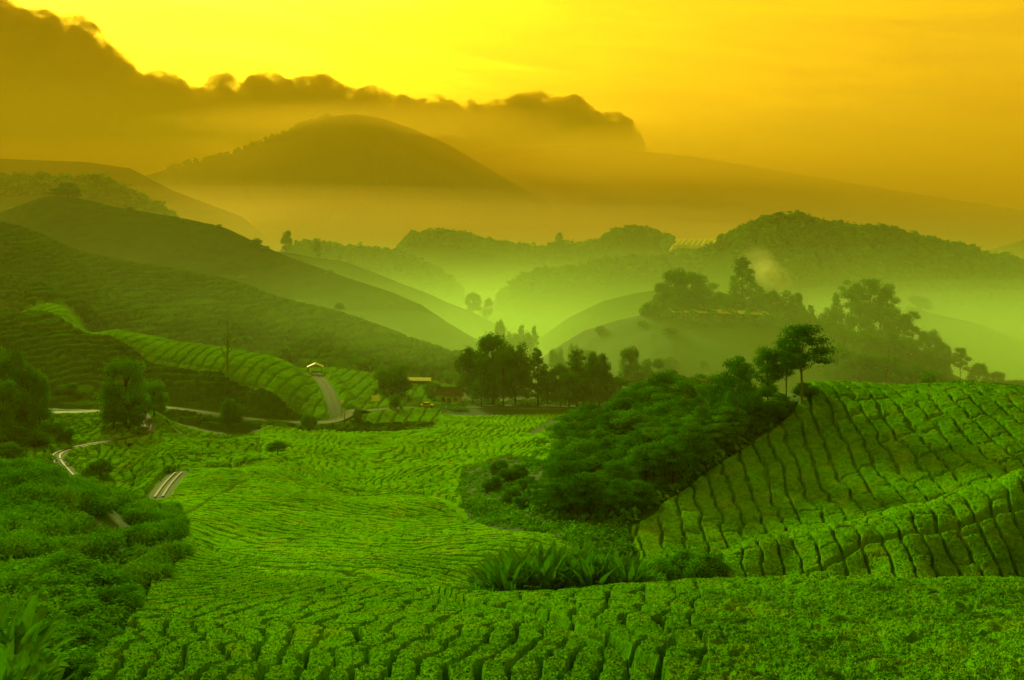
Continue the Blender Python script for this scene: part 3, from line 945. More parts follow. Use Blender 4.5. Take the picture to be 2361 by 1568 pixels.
def with_mat(me, mat):
    key = (me.name, mat.name)
    if key not in MATVAR:
        m2 = me if not me.materials else me.copy()
        if m2.materials: m2.materials.clear()
        m2.materials.append(mat)
        MATVAR[key] = m2
    return MATVAR[key]


PLACED = []


def tree(kind, u, Y, h, wide=1.0, label=None, group=None, mat='crown', bark='bark', var=None, rot=None, name=None, cat='tree', lean=0.0):
    var = int(RNG.integers(0, 4)) if var is None else var
    wm, cm = proto(kind, var)
    x = X_of(u, Y); z = float(ground_z(u, Y))
    nm = name or ('shrub' if kind == 'bush' else 'bare_tree' if kind == 'snag' else 'tree')
    e = bpy.data.objects.new(nm, None); COL.objects.link(e)
    e.location = (x, Y, z); e.rotation_euler = (0, lean, RNG.random() * 6.28 if rot is None else rot)
    e.empty_display_size = 0.2
    e.scale = (h * wide, h * wide, h)
    w = obj_of('stem' if kind == 'bush' else 'trunk', with_mat(wm, M[bark]), parent=e)
    if cm: obj_of('foliage' if kind == 'bush' else 'crown', with_mat(cm, M[mat]), parent=e)
    tag(e, label, 'shrub' if kind == 'bush' else cat, group)
    PLACED.append((e, u, label, group))
    return e


def tree_px(kind, u, vtop, vbase=None, Y=None, w=None, **k):
    """tree whose foot is seen at vbase (or stands at distance Y) and whose top reaches vtop; w = crown width in survey px"""
    if Y is None: Y = hit(u, vbase)
    h = Z_of(vtop, Y) - float(ground_z(u, Y))
    h = max(h, 0.8)
    base_w = {'broad': .98, 'tier': .85, 'sparse': .72, 'cone': .52, 'bush': 1.12, 'snag': .3}[kind]
    wide = 1.0 if w is None else (w / F * Y) / (base_w * h)
    return tree(kind, u, Y, h, wide, **k)


def finish_labels():
    """things of one group get their place in it, counted from the left"""
    groups = {}
    for e, u, lab, gp in PLACED:
        groups.setdefault((gp, lab), []).append((u, e))
    for (gp, lab), lst in groups.items():
        if len(lst) < 2 or not lab: continue
        lst.sort(key=lambda t: t[0])
        for i, (u, e) in enumerate(lst):
            e['label'] = lab + ', ' + ordinal(i) + ' from the left'


# --- the row of big trees on the meadow
G = 'trees in the row on the valley meadow'
for kind, u, top, base, w, mat in [
    ('broad', 1090, 800, 931, 82, 'crown_dark'), ('broad', 1136, 770, 934, 120, 'crown_dark'), ('broad', 1188, 784, 932, 84, 'crown_dark'),
    ('broad', 1110, 815, 936, 60, 'crown_dark'), ('broad', 1160, 800, 937, 60, 'crown_dark'),
    ('cone', 1240, 800, 936, 62, 'crown_dark'), ('broad', 1262, 850, 934, 50, 'crown_dark'),
    ('broad', 1292, 836, 938, 52, 'crown_dark'), ('cone', 1330, 803, 938, 74, 'crown_dark'), ('broad', 1345, 830, 936, 70, 'crown_dark'),
    ('broad', 1382, 810, 938, 62, 'crown_dark'), ('broad', 1362, 834, 939, 60, 'crown_dark'), ('broad', 1312, 850, 940, 60, 'crown_dark'), ('broad', 1400, 858, 937, 50, 'crown_dark'),
    ('broad', 1430, 868, 934, 56, 'crown_dark')]:
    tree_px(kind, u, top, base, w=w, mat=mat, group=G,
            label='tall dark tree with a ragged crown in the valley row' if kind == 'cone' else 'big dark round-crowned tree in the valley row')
G = 'paler trees behind the valley row'
for kind, u, top, Y, w in [('broad', 1452, 796, 400, 56), ('broad', 1500, 826, 410, 70), ('broad', 1470, 850, 395, 50), ('broad', 1285, 796, 470, 46), ('broad', 1322, 790, 490, 34),
                           ('sparse', 1540, 835, 420, 46), ('broad', 1030, 815, 500, 46), ('broad', 1056, 806, 470, 34), ('broad', 1350, 800, 480, 50), ('broad', 1575, 870, 400, 60)]:
    tree_px(kind, u, top, Y=Y, w=w, group=G, label='hazy tree half hidden behind the valley tree row')
G = 'small trees drowned in the valley mist'
for kind, u, top, Y, w in [('broad', 1152, 733, 640, 34), ('cone', 1202, 747, 620, 30), ('cone', 1231, 749, 610, 30), ('broad', 1215, 765, 600, 44), ('broad', 1180, 760, 620, 40),
                           ('broad', 1092, 672, 915, 46), ('broad', 1125, 686, 905, 26)]:
    tree_px(kind, u, top, Y=Y, w=w, group=G, label='faint tree standing in the valley mist')

# --- separate trees of the valley
tree_px('bush', 903, 836, 912, w=92, mat='crown_dark', name='round_tree', label='big round dark bush beside the valley road, left of the tree row')
tree_px('broad', 998, 880, 922, w=46, label='small round tree beside the white house')
tree_px('broad', 825, 941, 977, w=26, mat='crown_dark', label='little dark tree standing at the road junction')
tree_px('bush', 912, 905, 948, w=34, label='upright bush on the bank above the road')
tree_px('tier', 640, 1018, 1058, w=66, mat='crown_dark', bark='bark', label='lone flat-crowned tree on top of the central slope')
tree_px('bush', 535, 914, 976, w=58, mat='crown_dark', label='round bush beside the road, below the lit spur')
tree_px('bush', 712, 950, 992, w=44, label='low bush below the road, left of the junction')
tree_px('tier', 783, 699, Y=556, w=34, mat='crown_dark', label='small flat-topped tree on the ridge of the left hillside')
tree_px('snag', 525, 716, 862, w=56, bark='pale_bark', label='bare pale dead tree standing on the lit spur')
tree_px('bush', 644, 793, Y=410, w=70, label='pale round bush low on the left hillside')
tree_px('broad', 158, 420, Y=902, w=52, mat='crown_dark', label='bigger dark tree on the left hilltop')
tree_px('broad', 130, 434, Y=902, w=40, mat='crown_dark', label='lower dark tree left of the bigger hilltop tree')
tree_px('broad', 176, 436, Y=902, w=26, mat='crown_dark', label='small dark tree right of the bigger hilltop tree')
tree_px('broad', 661, 531, Y=1050, w=28, mat='crown_dark', label='lone oval tree on the far left ridge')
tree_px('broad', 733, 555, Y=1040, w=16, mat='crown_dark', label='tiny round tree on the far left ridge')
tree_px('bush', 225, 1053, 1107, w=78, mat='crown_dark', label='round dark bush inside the bend of the dirt track')
tree_px('bush', 158, 880, 914, w=56, label='round bush above the road at the left edge')
tree_px('bush', 72, 905, 955, w=52, label='bush by the road below the left trees')
for u, top, base, w in [(290, 820, 985, 112), (355, 876, 962, 66), (262, 900, 990, 70), (318, 930, 985, 50)]:
    tree_px('broad', u, top, base, w=w, mat='crown', group='trees at the bend of the left road', label='dark round tree at the bend of the left road')
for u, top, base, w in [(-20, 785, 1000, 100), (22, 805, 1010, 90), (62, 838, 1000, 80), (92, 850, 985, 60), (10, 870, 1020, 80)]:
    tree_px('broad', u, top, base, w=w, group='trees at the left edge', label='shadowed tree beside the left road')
for i, (u, v, w) in enumerate([(30, 1012, 80), (85, 1022, 70), (-10, 1035, 90), (120, 1000, 60), (150, 1012, 44), (55, 990, 60), (20, 1048, 70)]):
    tree_px('bush', u, v - 34, v + 14, w=w, mat='crown_dark', group='bushes beside the dirt track', label='dark bush on the bank left of the dirt track')

# --- plateau behind: trees round the long building
G = 'trees on the plateau round the long building'
for kind, u, top, Y, w in [('broad', 1557, 615, 530, 70), ('broad', 1598, 624, 525, 92), ('broad', 1528, 652, 532, 48), ('broad', 1575, 660, 520, 90), ('cone', 1712, 590, 530, 84),
                           ('sparse', 1640, 650, 545, 60), ('broad', 1665, 672, 540, 60), ('broad', 1690, 680, 525, 70), ('cone', 1750, 658, 520, 52), ('broad', 1778, 668, 522, 54),
                           ('cone', 1812, 668, 520, 50), ('broad', 1836, 674, 515, 44), ('broad', 1738, 690, 528, 60), ('broad', 1795, 695, 518, 60), ('cone', 1869, 702, 512, 30), ('broad', 1850, 712, 508, 46),
                           ('broad', 1512, 690, 530, 44), ('broad', 1630, 690, 528, 50)]:
    tree_px(kind, u, top, Y=Y, w=w, group=G, mat='crown_dark', label='hazy dark tree on the plateau behind the long building')
G = 'hazy trees right of the plateau'
for kind, u, top, Y, w in [('cone', 1929, 672, 500, 36), ('broad', 1920, 706, 495, 64), ('sparse', 1962, 643, 500, 62), ('tier', 2006, 640, 500, 84), ('tier', 2046, 656, 495, 64),
                           ('broad', 1985, 690, 490, 70), ('broad', 2030, 700, 485, 86), ('broad', 2070, 716, 480, 70), ('sparse', 2104, 716, 480, 50), ('broad', 2145, 756, 470, 64), ('broad', 2178, 790, 462, 46),
                           ('tier', 2214, 800, 455, 46), ('broad', 2255, 832, 450, 56), ('broad', 2300, 858, 440, 60), ('broad', 2345, 875, 430, 60), ('broad', 1905, 740, 480, 60), ('broad', 1950, 745, 470, 80),
                           ('broad', 2000, 760, 455, 90), ('broad', 2050, 765, 450, 90), ('broad', 2095, 775, 450, 80), ('broad', 2130, 800, 445, 60), ('broad', 2170, 822, 440, 60), ('broad', 1930, 790, 430, 80),
                           ('broad', 1985, 805, 420, 90), ('broad', 2045, 815, 415, 90), ('broad', 2100, 835, 410, 80), ('broad', 2155, 850, 405, 70)]:
    tree_px(kind, u, top, Y=Y, w=w, group=G, label='hazy tree on the wooded slope right of the plateau')
for u, top, Y, w in [(2141, 838, 300, 56), (2201, 862, 290, 64), (2245, 880, 285, 60), (2285, 898, 280, 50), (2100, 880, 290, 60), (2120, 678, 748, 60)]:
    tree_px('bush', u, top, Y=Y, w=w, group='bushes behind the right hill', label='pale bush in the mist behind the right hill')

# --- the dark wooded slope left of the right hill
tree_px('tier', 1848, 746, 942, w=152, mat='crown_dark', bark='pale_bark', var=1, lean=0.03, label='tallest twin umbrella tree on the right hill crest')
tree_px('tier', 1812, 782, 940, w=96, mat='crown_dark', bark='pale_bark', var=2, lean=-0.05, label='left twin umbrella tree on the right hill crest')
tree_px('tier', 1770, 800, 962, w=90, mat='crown_dark', var=0, label='umbrella tree left of the twin trees')
tree_px('tier', 1703, 818, 1037, w=104, mat='crown_dark', bark='pale_bark', var=3, label='broad umbrella tree with pale trunk on the wooded slope')
tree_px('tier', 1665, 868, 1010, w=90, mat='crown_dark', var=1, label='dark umbrella tree beside the pale-trunked one')
tree_px('tier', 1532, 858, 1000, w=118, mat='crown_dark', var=0, label='wide flat-layered tree on the left shoulder of the wooded slope')
tree_px('sparse', 1620, 884, 1044, w=44, bark='pale_bark', label='thin pale tree with few leaves on the wooded slope')
tree_px('broad', 1750, 890, 985, w=80, mat='crown_dark', label='dense dark tree below the twin umbrella trees')
tree_px('bush', 1795, 918, 965, w=70, mat='crown_dark', label='dark bush at the foot of the twin umbrella trees')


def in_poly(x, y, poly):
    c = False; j = len(poly) - 1
    for i in range(len(poly)):
        xi, yi = poly[i]; xj, yj = poly[j]
        if (yi > y) != (yj > y) and x < (xj - xi) * (y - yi) / (yj - yi) + xi: c = not c
        j = i
    return c


def scatter(poly, n, gap, seed):
    rng = np.random.default_rng(seed); out = []; P = np.array(poly)
    tries = 0
    while len(out) < n and tries < n * 60:
        tries += 1
        u = rng.uniform(P[:, 0].min(), P[:, 0].max()); v = rng.uniform(P[:, 1].min(), P[:, 1].max())
        if in_poly(u, v, poly) and all((u - a) ** 2 + ((v - b) * 1.6) ** 2 > gap * gap for a, b in out): out.append((u, v))
    return out


WOOD = [(1445, 1000), (1390, 1035), (1310, 1068), (1265, 1100), (1235, 1150), (1240, 1192), (1310, 1205), (1430, 1205), (1530, 1150), (1640, 1072), (1740, 1005), (1828, 945), (1790, 940), (1700, 960), (1600, 970), (1500, 985)]
for i, (u, v) in enumerate(scatter(WOOD, 165, 21, 3)):
    r = RNG.random()
    edge = u > 1500
    kind = 'tier' if r < .36 else 'broad' if r < .58 else 'sparse' if r < .72 else 'bush'
    px = {'tier': 98, 'broad': 80, 'sparse': 100, 'bush': 46}[kind] * (0.75 + .5 * RNG.random()) * (0.7 if u < 1300 else 0.55 if u > 1690 else 1.0)
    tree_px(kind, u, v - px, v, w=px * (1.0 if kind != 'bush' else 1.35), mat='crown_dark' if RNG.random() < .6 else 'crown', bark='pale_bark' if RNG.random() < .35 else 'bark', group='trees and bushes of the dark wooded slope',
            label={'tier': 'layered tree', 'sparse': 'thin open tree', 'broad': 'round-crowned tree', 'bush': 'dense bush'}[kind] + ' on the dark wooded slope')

for i, (u, v) in enumerate([(1170, 1105), (1150, 1085), (1195, 1098), (1215, 1125), (1180, 1150), (1135, 1125), (1205, 1165), (1560, 1340), (1590, 1325), (1620, 1345), (1530, 1352), (1475, 1355), (1640, 1330)]):
    tree_px('bush', u, v - (30 if u < 1300 else 62), v + 8, w=52 if u < 1300 else 100, mat='bush', group='light green bushes of the gully',
            label='light green bush in the gully between the slopes' if u < 1300 else 'leafy bush at the right end of the big-leaved clump')

tree_px('bush', 1858, 880, 915, w=62, mat='crown_dark', label='dark bush on the right hill crest beside the twin trees')
for i, (u, v) in enumerate(scatter([(1380, 765), (1500, 745), (1780, 760), (1880, 790), (1890, 870), (1650, 880), (1420, 850)], 12, 60, 9)):
    tree_px('bush', u, v - 10 - 12 * RNG.random(), v, w=20 + 26 * RNG.random(), mat='crown_dark', group='bushes on the misty slope below the plateau', label='small hazy bush on the slope below the long building')
for i, (u, v, h, w) in enumerate([(240, 476, 6, 16), (300, 484, 8, 18), (420, 508, 6, 14), (505, 523, 7, 16), (590, 562, 14, 34), (612, 573, 8, 22), (760, 630, 9, 22), (690, 700, 10, 24), (830, 735, 10, 24), (560, 640, 9, 22), (900, 705, 9, 20)]):
    Yq = hit(u, v + 3, 650)
    tree_px('bush', u, v - h, Y=Yq, w=w, mat='crown_dark', group='small bushes on the smooth left hill', label='small dark bush on the smooth hill behind the left slope')
for i, (u, v, h, w) in enumerate([(120, 590, 10, 24), (330, 640, 9, 26), (455, 660, 10, 26), (430, 745, 12, 34), (600, 745, 16, 44), (560, 790, 18, 46), (680, 800, 15, 40), (820, 800, 14, 34), (880, 830, 12, 36), (700, 735, 8, 20)]):
    tree_px('bush', u, v - h, v, w=w, mat='crown_dark', group='bushes scattered on the big left hillside', label='dark bush among the rows of the big left hillside')

# --- shrubs in the lower left corner
for u, v, Y, w in [(300, 1345, 45, 70), (318, 1385, 44, 60), (292, 1410, 40, 60), (262, 1470, 35, 60), (238, 1510, 31, 60), (205, 1540, 28, 70), (215, 1450, 36, 90), (150, 1275, 50, 170), (235, 1300, 47, 150), (265, 1350, 42, 130), (120, 1330, 43, 170), (205, 1385, 38, 150), (150, 1440, 33, 150), (60, 1390, 37, 150), (165, 1500, 29, 130), (20, 1340, 44, 150), (90, 1285, 52, 150), (110, 1470, 31, 120), (250, 1420, 38, 70)]:
    tree_px('bush', u, v, Y=Y, w=w, mat='crown', group='shrubs in the lower left corner', label='dense feathery shrub in the lower left corner')


# --- rounded tea bushes of the left knoll, each one its own
def knoll_bush(seed):
    rng = np.random.default_rng(seed)
    blobs = [(0, 0, .30, .62, .62, .42)]
    for i in range(13):
        a = i * 2.4; rr = .55 * rng.random() ** .5 + .12
        blobs.append((rr * math.cos(a), rr * math.sin(a), .34 + .36 * rng.random() * (1 - rr), .26, .26, .22))
    c = leaf_cloud(blobs, 4600, .052, rng, shell=.82)
    st = [tube([(0, 0, -.1), (.1 * math.cos(a), .1 * math.sin(a), .2), (.3 * math.cos(a), .3 * math.sin(a), .5)], [.03, .02, .01], 4) for a in (0, 2, 4)]
    return join([c] + st)


KB = [mesh_np('tea_bush', *knoll_bush(60 + i), False) for i in range(5)]
for m in KB: m.materials.append(M['knoll'])
cnt = 0
kb_list = []
row = 0; Y = 50.0
while Y < 99:
    x = X_of(-110, Y) - 2 + (row % 2) * 1.1
    while True:
        xx = x + RNG.normal() * .22; Yj = Y + RNG.normal() * .22
        u = xx / Yj * F + U0
        ulim = np.interp(Yj, [48, 56, 66, 75, 85, 99], [300, 340, 392, 436, 412, 400])
        if u > ulim: break
        x += 2.25 + RNG.random() * .7
        v = VH - float(ground_z(u, Yj)) / Yj * F
        if v > 1305 and u < 300: continue
        if 190 < u < 350 and abs(v - (1222 + (u - 190) * .45)) < 19: continue
        if 235 < u < 300 and 1190 < v < 1240: continue
        kb_list.append((u, xx, Yj))
    Y += 1.95 + Y * 0.003; row += 1
kb_list = sorted(kb_list, key=lambda t: t[2])[:300]
for i, (u, xx, Yj) in enumerate(kb_list):
    o = bpy.data.objects.new('tea_bush', KB[i % 5]); COL.objects.link(o)
    s = 1.72 * (0.82 + .35 * RNG.random())
    o.location = (xx, Yj, float(gz_xy(xx, Yj)) - .05); o.rotation_euler = (0, 0, RNG.random() * 6.28); o.scale = (s, s, s * (0.9 + .4 * RNG.random()))
    lb = 'rounded leafy tea bush on the %s of the left knoll' % ('crest' if Yj > 80 else 'upper face' if Yj > 70 else 'lower face' if Yj > 60 else 'foot')
    tag(o, lb, 'tea bush', 'rounded tea bushes of the left knoll'); PLACED.append((o, u, lb, 'rounded tea bushes of the left knoll'))


# --- big-leaved plants in the gully and in the corner
def paddle(base, az, tilt, length, width, bend, seg=9, petiole=.3):
    """one long paddle leaf on its stalk: curved midrib, folded blade"""
    d = np.array([math.cos(az) * math.sin(tilt), math.sin(az) * math.sin(tilt), math.cos(tilt)])
    side = np.array([-math.sin(az), math.cos(az), 0.0])
    p = np.array(base, float); pts = [p.copy()]
    t = tilt
    for i in range(seg):
        t = t + bend / seg * (0.3 + 1.4 * i / seg)
        dd = np.array([math.cos(az) * math.sin(t), math.sin(az) * math.sin(t), math.cos(t)])
        p = p + dd * length / seg; pts.append(p.copy())
    pts = np.array(pts); V = []; Fq = []
    for i, q in enumerate(pts):
        f = i / seg
        w = .012 * length if f < petiole else width * .5 * math.sin(math.pi * min(1, ((f - petiole) / (1 - petiole)) * .93 + .07)) ** .6
        up = np.cross(side, pts[min(i + 1, seg)] - pts[max(i - 1, 0)]); up /= np.linalg.norm(up) + 1e-9
        if up[2] < 0: up = -up
        V += [q - side * w + up * w * .35, q, q + side * w + up * w * .35]
        if i < seg:
            a = i * 3; Fq += [(a, a + 1, a + 4, a + 3), (a + 1, a + 2, a + 5, a + 4)]
    return np.array(V), np.array(Fq)


def big_plant(seed, n=20, up=1.0, wd=1.0):
    rng = np.random.default_rng(seed); ps = []
    for i in range(n):
        a = i * 2.4 + rng.random() * .6; t = .08 + .75 * (i / n) ** 1.1 * up
        ps.append(paddle((.06 * math.cos(a), .06 * math.sin(a), 0), a, t, .85 + .35 * rng.random() - .2 * i / n, (.12 + .04 * rng.random()) * wd, .35 + .75 * rng.random() * (i / n + .2)))
    return join(ps)


BP = [mesh_np('big_leaved_plant', *big_plant(5 + i)) for i in range(5)]
BN = [mesh_np('banana_plant', *big_plant(40 + i, 15, 1.35, 1.25)) for i in range(3)]
for m in BP + BN: m.materials.append(M['banana'])


def put_plant(u, Y, h, label, group, me=None, name='big_leaved_plant'):
    o = bpy.data.objects.new(name, me or BP[int(RNG.integers(0, 5))]); COL.objects.link(o)
    o.location = (X_of(u, Y), Y, float(ground_z(u, Y)) - .05); o.rotation_euler = (RNG.normal() * .06, RNG.normal() * .06, RNG.random() * 6.28); o.scale = (h, h, h)
    tag(o, label, 'plant', group); PLACED.append((o, u, label, group)); return o


for i in range(100):
    u = 1105 + 430 * ((i * .618) % 1); Y = 57.5 + 11 * RNG.random()
    edge = min(1, (u - 1085) / 70, (1570 - u) / 130)
    top = 1262 + 34 * RNG.random() + (1 - max(edge, 0)) * 66 + (u > 1400) * 10
    h = (Z_of(top, Y) - float(ground_z(u, Y))) / 1.02
    put_plant(u, Y, max(h, 1.0), 'tall plant with upright paddle leaves in the gully clump', 'big-leaved plants of the gully clump')
for u, Y, h in [(1098, 57, 1.1), (1135, 56, .9), (1180, 56.5, 1.2), (1235, 57, 1.3), (1330, 57.5, 1.4), (1440, 58, 1.5)]:
    put_plant(u, Y, h, 'low paddle-leaved plant at the front of the gully clump', 'low plants in front of the gully clump')
for u, Y, h in [(22, 27, 2.3), (-30, 28, 2.6), (62, 25, 1.3), (-10, 23, 1.5), (108, 25.5, 1.15), (10, 25, 1.7), (50, 28, 1.9)]:
    put_plant(u, Y, h, 'banana-like plant with long drooping leaves in the lower left corner', 'banana-like plants in the lower left corner', me=BN[int(u) % 3], name='banana_plant')

# --- low growth: ferns and brush that cover the slope, the ravine and the bush feet
def brush(poly, n, seed, r0, label, mat, flat=.7, leaves=60):
    rng = np.random.default_rng(seed); P = np.array(poly); parts = []; k = 0
    while k < n:
        u = rng.uniform(P[:, 0].min(), P[:, 0].max()); v = rng.uniform(P[:, 1].min(), P[:, 1].max())
        if not in_poly(u, v, poly): continue
        k += 1
        Y = hit(u, v, 20)
        r = r0 * (.5 + rng.random()); x = X_of(u, Y); z = float(ground_z(u, Y))
        parts.append(leaf_cloud([(x, Y, z + r * .2, r, r, r * flat)], leaves, r * .30, rng, shell=.7))
    tag(obj_of('undergrowth', mesh_np('undergrowth', *join(parts), False), M[mat]), label, 'undergrowth', kind='stuff')


brush(WOOD, 500, 21, 1.1, 'dark undergrowth below the trees of the wooded slope', 'crown', leaves=70)
brush([(1035, 1075), (1200, 1052), (1290, 1050), (1230, 1100), (1200, 1160), (1215, 1200), (1310, 1212), (1440, 1208), (1380, 1228), (1290, 1232), (1200, 1222), (1115, 1212), (1055, 1160), (1025, 1110)], 950, 22, .55, 'grass and ferns along the gully between the slopes', 'knoll', .4, 40)
brush([(1240, 1010), (1420, 955), (1500, 940), (1500, 1000), (1380, 1030), (1290, 1060), (1220, 1085)], 260, 23, 1.0, 'brush at the left edge of the wooded slope', 'bush')
brush([(-60, 1250), (90, 1262), (200, 1280), (300, 1290), (345, 1330), (320, 1400), (290, 1450), (230, 1500), (170, 1575), (-60, 1575)], 900, 24, .45, 'low leafy growth between the corner shrubs', 'crown', .8, 50)
brush([(-40, 960), (120, 965), (240, 962), (320, 980), (330, 1000), (180, 1020), (110, 1050), (140, 1095), (60, 1068), (-40, 1060)], 420, 25, 1.0, 'rough growth between the left road and the dirt track', 'bush')
brush([(150, 1060), (230, 1035), (330, 1010), (420, 1040), (480, 1052), (400, 1085), (330, 1130), (280, 1140), (200, 1110)], 260, 26, .8, 'rough growth in the left hollow', 'bush', .5)
brush([(1290, 1236), (1380, 1232), (1440, 1222), (1455, 1290), (1400, 1300), (1320, 1275)], 200, 28, .6, 'dark brush in the ditch below the right hill', 'crown', .6, 50)
brush([(930, 922), (1060, 915), (1075, 948), (1000, 945), (940, 938)], 160, 29, .9, 'weeds beside the road near the white house', 'bush', .5)
brush([(1060, 925), (1460, 925), (1460, 936), (1060, 936)], 200, 27, 1.0, 'grass at the feet of the tree row', 'bush', .4)

# --- woods of the far ridges: small crowns by the hundred, one mass per ridge
def far_wood(name, u0, u1, n, label, seed, depth=70, hmean=9.0, mat='crown_dark', front=1.0):
    rng = np.random.default_rng(seed)
    pts, sf, sb, rnd = RIDGES[name]; p = np.array(pts, float)
    parts = []
    for i in range(n):
        u = rng.uniform(u0, u1); Yr = np.interp(u, p[:, 0], p[:, 2]); Y = Yr - rng.random() ** 1.6 * depth * front + rng.random() * 12
        x = X_of(u, Y); z = float(ground_z(u, Y)); h = hmean * (.5 + .8 * rng.random()); r = h * (.38 + .2 * rng.random())
        parts.append(leaf_cloud([(x, Y, z + h * .5, r, r, h * .5), (x + r * .4, Y, z + h * .3, r * .8, r * .8, h * .35)], 70, r * .75, rng, shell=.6))
    o = obj_of('forest', mesh_np('forest', *join(parts), False), M[mat])
    tag(o, label, 'forest', kind='stuff')


far_wood('RH', 1690, 2420, 1500, 'dark wood covering the ridge of the far right hill', 1, depth=160)
far_wood('RH', 1650, 1745, 60, 'small wood at the left foot of the far right hill', 2, depth=30, hmean=7)
far_wood('C3', 920, 1550, 700, 'faint wood along the central far ridge', 3, depth=60, hmean=12)
far_wood('H3', 640, 1060, 420, 'dark bushes along the ridge behind the left hill', 4, depth=70, hmean=9)
far_wood('H0', -150, 400, 420, 'hazy wood on the ridge behind the left hilltop tree', 5, depth=80, hmean=14)
far_wood('CM', 1150, 1880, 500, 'pale wood over the middle hill in the mist', 6, depth=80, hmean=8)
far_wood('PH', 1480, 1900, 160, 'dark undergrowth on the plateau edge', 7, depth=12, hmean=5)
far_wood('MT', 385, 760, 110, 'faint treetops on the mountain skyline', 8, depth=30, hmean=13, mat='crown_dark')
G = 'tall trees on the central far ridge'
for kind, u, top, w in [('cone', 1290, 535, 34), ('sparse', 1306, 552, 20), ('broad', 1272, 556, 28), ('broad', 1345, 566, 14), ('broad', 1425, 538, 50), ('broad', 1458, 530, 60), ('broad', 1495, 536, 50)]:
    tree_px(kind, u, top, Y=1585, w=w, group=G, mat='crown_dark', label='faint tall tree on the central far ridge')
finish_labels()

# ---------------------------------------------------------------- buildings and small things
M['white'] = plain_mat('whitewash', (0.62, 0.86, 0.62), (0.72, 0.92, 0.72), 1.5, 0.8)
M['teal'] = plain_mat('teal_paint', (0.015, 0.16, 0.06), (0.02, 0.20, 0.08), 2.0, 0.6)
M['roof_dark'] = plain_mat('weathered_roof', (0.03, 0.06, 0.004), (0.06, 0.10, 0.008), 0.8, 0.8)
M['roof_pale'] = plain_mat('pale_metal_roof', (0.22, 0.36, 0.08), (0.32, 0.46, 0.12), 0.8, 0.5)
M['wood'] = plain_mat('old_timber', (0.07, 0.07, 0.01), (0.13, 0.12, 0.02), 2.0, 0.85)
M['film'] = plain_mat('greenhouse_film', (0.40, 0.52, 0.12), (0.55, 0.62, 0.18), 0.3, 0.5)
M['glass_dark'] = plain_mat('dark_window', (0.01, 0.02, 0.004), (0.02, 0.03, 0.006), 1.0, 0.15)
M['lamp_lit'] = plain_mat('lit_window', (0.5, 0.25, 0.02), (0.6, 0.3, 0.03), 1.0, 0.5, emit=((1.0, 0.42, 0.02), 1.3))
M['car_paint'] = plain_mat('gold_car_paint', (0.45, 0.48, 0.12), (0.5, 0.52, 0.14), 0.5, 0.2)
M['rubber'] = plain_mat('tyre_rubber', (0.01, 0.01, 0.002), (0.02, 0.02, 0.003), 5.0, 0.9)
M['red'] = plain_mat('red_lamp', (0.4, 0.05, 0.005), (0.5, 0.06, 0.006), 5.0, 0.3)


def box(x0, x1, y0, y1, z0, z1):
    v = np.array([(x, y, z) for z in (z0, z1) for y in (y0, y1) for x in (x0, x1)], float)
    f = np.array([(0, 2, 3, 1), (4, 5, 7, 6), (0, 1, 5, 4), (2, 6, 7, 3), (0, 4, 6, 2), (1, 3, 7, 5)])
    return v, f


def slab(a, b, c, d, th):
    """thick sheet through four corners"""
    p = np.array([a, b, c, d], float); n = np.cross(p[1] - p[0], p[3] - p[0]); n /= np.linalg.norm(n)
    v = np.vstack([p, p + n * th])
    return v, np.array([(0, 3, 2, 1), (4, 5, 6, 7), (0, 1, 5, 4), (1, 2, 6, 5), (2, 3, 7, 6), (3, 0, 4, 7)])


def root(name, u, Y, rz, label, cat, group=None, dz=0.0):
    e = bpy.data.objects.new(name, None); COL.objects.link(e)
    e.location = (X_of(u, Y), Y, float(ground_z(u, Y)) + dz); e.rotation_euler = (0, 0, rz)
    return tag(e, label, cat, group)


def part(name, geos, mat, parent):
    return obj_of(name, mesh_np(name, *join(geos), False), M[mat], parent)


# open hut on the spur
Yh = hit(727, 860, 250) or 362
r = root('field_hut', 727, Yh, 0.15, 'small open field hut with a pale gabled roof on the spur crest', 'hut', dz=.2)
r.scale = (.85, .85, .85)
part('roof', [slab((-3.4, -2.6, 2.4), (0, -2.6, 3.9), (0, 2.6, 3.9), (-3.4, 2.6, 2.4), .10), slab((0, -2.6, 3.9), (3.4, -2.6, 2.4), (3.4, 2.6, 2.4), (0, 2.6, 3.9), .10)], 'roof_pale', r)
for x in (-2.7, 2.7):
    for y in (-2.1, 2.1): part('post', [box(x - .12, x + .12, y - .12, y + .12, -1.2, 2.7)], 'wood', r)
part('side_wall', [box(-2.6, -1.8, -2.0, -1.92, -.8, 2.4)], 'white', r)
part('bench', [box(-1.2, 2.2, .8, 1.3, .35, .45), box(-1.0, -.8, .9, 1.2, -.5, .35), box(1.8, 2.0, .9, 1.2, -.5, .35)], 'wood', r)
part('rail', [box(-1.7, 2.6, -2.05, -1.98, .9, 1.0), box(.4, .5, -2.05, -1.98, -.6, .9)], 'wood', r)

